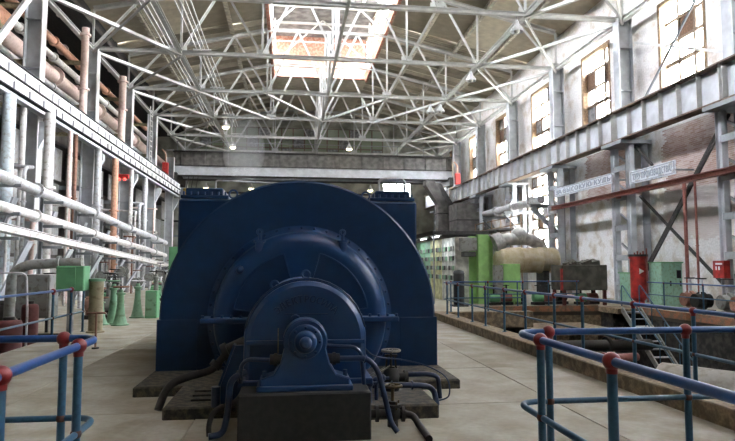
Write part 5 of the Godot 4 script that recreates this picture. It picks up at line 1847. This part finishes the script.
	# right deck machinery behind the deck rail
	for i in 6:
		var d := 15.4 + i * 0.95
		var x := 14.1 + 0.25 * (i % 2)
		t = thing("condensate_pump", "grey %s pump on the right deck behind the blue rail, %s" % [["flanged", "rusty"][i % 2], ORD[i]], "pump", v(x, 0, d), "pumps on the right deck")
		block(t, "bed", v(x - 0.3, 0, d - 0.3), v(x + 0.3, 0.12, d + 0.3), M.steel_dark)
		st = newst()
		cyl(st, v(x - 0.28, 0.42, d), v(x + 0.28, 0.42, d), 0.24, 16)
		cyl(st, v(x - 0.05, 0.42, d), v(x + 0.05, 0.42, d), 0.32, 16)
		obj("casing", st, [M.cabinet_grey, M.valve_dark, M.pipe_brown][i % 3], t)
		st = newst()
		cyl(st, v(x, 0.6, d), v(x, 1.15, d), 0.06, 10)
		cyl(st, v(x, 0.95, d), v(x, 1.0, d), 0.12, 12)
		obj("riser", st, M.pipe_grey, t)
		st = newst()
		handwheel(st, v(x, 1.18, d), 0.16, 0.02)
		obj("handwheel", st, M.valve_dark, t)
	# bracketed duct along the far part of the right wall
	pipe("wall_duct", "grey duct on brackets along the right wall beyond the slogan board", [v(14.5, 5.45, 33.2), v(14.5, 5.45, 38), v(14.5, 5.45, 43.5)], 0.24, M.pipe_grey, "", "duct", 16, [0.3, 0.9, 1.5])
	for i in 3:
		var d := 33.4 + i * 4.4
		t = thing("duct_bracket", "grey sloping bracket under the wall duct, %s" % ORD[i], "bracket", v(14.6, 3.2, d), "brackets of the wall duct")
		member(t, "arm", v(15.85, 5.1, d), v(13.9, 5.1, d), 0.2, 0.2, M.steel_grey, UI)
		member(t, "strut", v(15.8, 3.2, d), v(14.0, 5.0, d), 0.24, 0.24, M.steel_grey)
	t = thing("pipe_rack", "thin brown pipe rack along the right wall below the duct", "rack", v(14.3, 3.6, 40))
	for y in [4.75, 4.2, 3.6]:
		member(t, "rail", v(14.2, y, 35.5), v(14.2, y, 45.0), 0.06, 0.06, M.timber)
	for i in 6:
		member(t, "upright", v(14.2, 0.0, 35.6 + i * 1.85), v(14.2, 4.8, 35.6 + i * 1.85), 0.06, 0.06, M.timber)
	t = thing("wall_tank", "grey square tank on the right wall below the girder end", "tank", v(14.3, 0.0, 47.0))
	block(t, "body", v(13.2, 4.0, 46.5), v(15.6, 6.6, 49.0), M.steel_mid)
	block(t, "band", v(13.16, 5.2, 46.46), v(15.64, 5.3, 49.04), M.steel_dark)
	for q in [[13.3, 46.6], [15.5, 46.6], [13.3, 48.9], [15.5, 48.9]]:
		block(t, "leg", v(q[0] - 0.1, 0, q[1] - 0.1), v(q[0] + 0.1, 4.0, q[1] + 0.1), M.steel_grey)
	t = thing("wall_walkway", "dark narrow walkway along the right wall behind the lagged drum", "walkway", v(13.8, 3.9, 41))
	block(t, "deck", v(12.9, 3.85, 36.0), v(14.05, 3.95, 46.0), M.steel_dark)
	for i in 4:
		member(t, "strut", v(13.0, 3.85, 37.0 + i * 2.8), v(14.0, 2.9, 37.0 + i * 2.8), 0.1, 0.1, M.steel_grey)
	# bent chutes at the far right corner
	for i in 2:
		t = thing("coal_chute", ["grey bent chute standing under the far end of the right girder", "darker bent chute left of the other at the far right corner"][i], "chute", v(13.3 + i * 1.1, 0, 51), "bent chutes")
		var ox := 0.9 * i - 0.35
		var poly := [Vector2(12.9, 0), Vector2(13.75, 0), Vector2(13.75, 7.0), Vector2(12.6, 8.9), Vector2(11.8, 8.9), Vector2(11.8, 8.5), Vector2(12.9, 6.8)]
		for j in poly.size(): poly[j] += Vector2(ox, 0)
		st = newst()
		extrude(st, poly, -50.0 - i * 1.4, -51.0 - i * 1.4, Transform3D.IDENTITY, 0.04)
		obj("casing", st, M.steel_mid, t)
		for y in [2.4, 4.2, 6.0]:
			block(t, "flange", v(12.85 + ox, y, 49.94 + i * 1.4), v(13.8 + ox, y + 0.1, 51.06 + i * 1.4), M.steel_dark)
	# second length of girder beyond the gap
	t = thing("far_girder", "short grey girder stub beyond the gap at the far right", "girder", v(14, 8, 55))
	block(t, "web", v(14.3, 7.6, 54.0), v(14.36, 8.9, 62.5), M.steel_light)
	block(t, "top_flange", v(14.1, 8.9, 54.0), v(14.56, 8.96, 62.5), M.flange_rust)
	block(t, "bottom_flange", v(14.1, 7.54, 54.0), v(14.56, 7.6, 62.5), M.flange_rust)

func small_things() -> void:
	var t: Node3D
	var st: SurfaceTool
	lamp_bell("grey bell lamp hung from the second truss on the right", v(10.1, 12.2, 32.4), false, "bell lamps under the roof", 0.42)
	lamp_bell("grey bell lamp hung from the third truss on the right", v(10.1, 12.2, 39.4), false, "bell lamps under the roof", 0.42)
	lamp_bell("grey bell lamp left of its neighbour on the third truss", v(9.4, 12.1, 39.4), false, "bell lamps under the roof", 0.52)
	lamp_bell("grey bell lamp at the top of view on the nearest truss", v(10.1, 12.3, 25.4), false, "bell lamps under the roof", 0.32)
	lamp_bell("lit yellowish lamp under the trusses on the left", v(-5.0, 12.3, 46.4), true, "lit lamps", 0.32)
	lamp_bell("small lit lamp below the lit yellowish one on the left", v(-5.1, 12.1, 53.4), true, "lit lamps", 0.52)
	var fx := [-7.93, -3.72, 0.49, 3.91, 7.68]
	for i in 5:
		lamp_bell("lit lamp in the row behind the generator under the crane, %s from the left" % ["first", "second", "third", "fourth", "fifth"][i], v(fx[i] * 1.05, 9.35, 60.4), true, "lamps behind the crane", 3.28)
	lamp_bell("lit lamp hanging high before the bridge crane right of the centre", v(5.2, 12.2, 53.4), true, "lit lamps", 0.42)
	# red boxes at the ends of the crane girders
	for i in 2:
		var p: Vector3 = [v(-9.7, 8.66, 48.0), v(14.5, 8.7, 50.8)][i]
		t = thing("limit_box", ["red limit switch box at the far end of the left crane girder", "red limit switch box at the far end of the right crane girder"][i], "box", p, "red limit boxes")
		st = newst()
		bx(st, p + Vector3(-0.22, 0, -0.2), p + Vector3(0.22, 0.95, 0.2), 0.02)
		obj("case", st, M.red, t)
		st = newst()
		tube(st, rounded([p + Vector3(0, 0.9, 0), p + Vector3(0.0, 1.7, 0), p + Vector3(-0.3, 2.0, 0)], 0.2), 0.05, 8)
		obj("cable_tube", st, M.pipe_orange, t)
	t = thing("signal_lamp", "red signal lamp glowing under the left crane girder", "lamp", v(-9.4, 6.4, 35.0))
	st = newst()
	bx(st, v(-9.75, 6.5, 34.9), v(-9.05, 6.75, 35.1), 0.02)
	obj("case", st, M.red, t)
	st = newst()
	ball(st, v(-9.55, 6.45, 34.88), 0.09, 10)
	var rg := mat("lamp_glow_red", rgb(255, 120, 110), 0.4)
	rg.emission_enabled = true
	rg.emission = rgb(255, 90, 80)
	rg.emission_energy_multiplier = 2.0
	obj("lens", st, rg, t)
	st = newst()
	ball(st, v(-9.25, 6.45, 34.88), 0.09, 10)
	obj("lens", st, rg, t)
	block(t, "bracket", v(-9.8, 6.75, 34.95), v(-9.6, 7.5, 35.05), M.steel_dark)
	# crane hook block
	t = thing("crane_hook", "yellow crane hook block hanging at the far left", "hook", v(-8.5, 6.5, 52.6))
	st = newst()
	bx(st, v(-9.1, 7.2, 52.4), v(-7.9, 8.2, 52.9), 0.06)
	obj("sheave_block", st, M.yellow, t)
	st = newst()
	for x in [-8.9, -8.5, -8.1]: cyl(st, v(x, 8.1, 52.65), v(x, 9.6, 54.1), 0.03, 6)
	obj("rope", st, M.steel_dark, t)
	st = newst()
	torus(st, v(-8.5, 6.85, 52.65), Vector3(0, 0, 1), 0.28, 0.07, 16, 8, -PI * 0.9, PI * 0.5)
	cyl(st, v(-8.5, 7.0, 52.65), v(-8.5, 7.25, 52.65), 0.08, 8)
	obj("hook", st, M.steel_dark, t)
	# guard rails on top of the generator
	pipe("guard_rail", "grey tube hoop standing on the right cooler lid", rounded([v(1.62, 2.94, 10.9), v(1.62, 3.24, 10.9), v(2.1, 3.24, 10.9), v(2.1, 2.94, 10.9)], 0.08), 0.022, M.pipe_grey, "rails on the generator", "rail", 8)
	pipe("guard_rail", "long thin tube rail behind the top of the generator", rounded([v(-1.45, 2.84, 11.9), v(-1.45, 3.3, 11.9), v(-0.2, 3.27, 12.0), v(0.9, 3.25, 12.1), v(0.9, 2.84, 12.1)], 0.06), 0.016, M.pipe_grey, "rails on the generator", "rail", 8)
	# access ladder on the far left column
	t = thing("access_ladder", "white steel ladder beside the far left columns above the girder", "ladder", v(-9.75, 8.7, 43.5))
	for dz in [-0.3, 0.3]:
		member(t, "stile", v(-9.85, 8.66, 43.5 + dz), v(-9.85, 12.8, 43.5 + dz), 0.06, 0.06, M.steel_white)
	for i in 11:
		member(t, "rung", v(-9.85, 8.95 + i * 0.36, 43.2), v(-9.85, 8.95 + i * 0.36, 43.8), 0.04, 0.04, M.steel_white)
	# steam drifting before the crane
	var f := FogVolume.new()
	f.name = "steam"
	f.shape = RenderingServer.FOG_VOLUME_SHAPE_ELLIPSOID
	f.size = Vector3(3.2, 5.0, 3.0)
	f.position = v(-3.6, 10.4, 46.5)
	var fm := FogMaterial.new()
	fm.density = 0.15
	fm.albedo = Color(0.95, 0.95, 0.95)
	f.material = fm
	f.set_meta("kind", "stuff")
	tag(f, "thin white steam drifting up before the bridge crane", "steam")
	add_child(f)
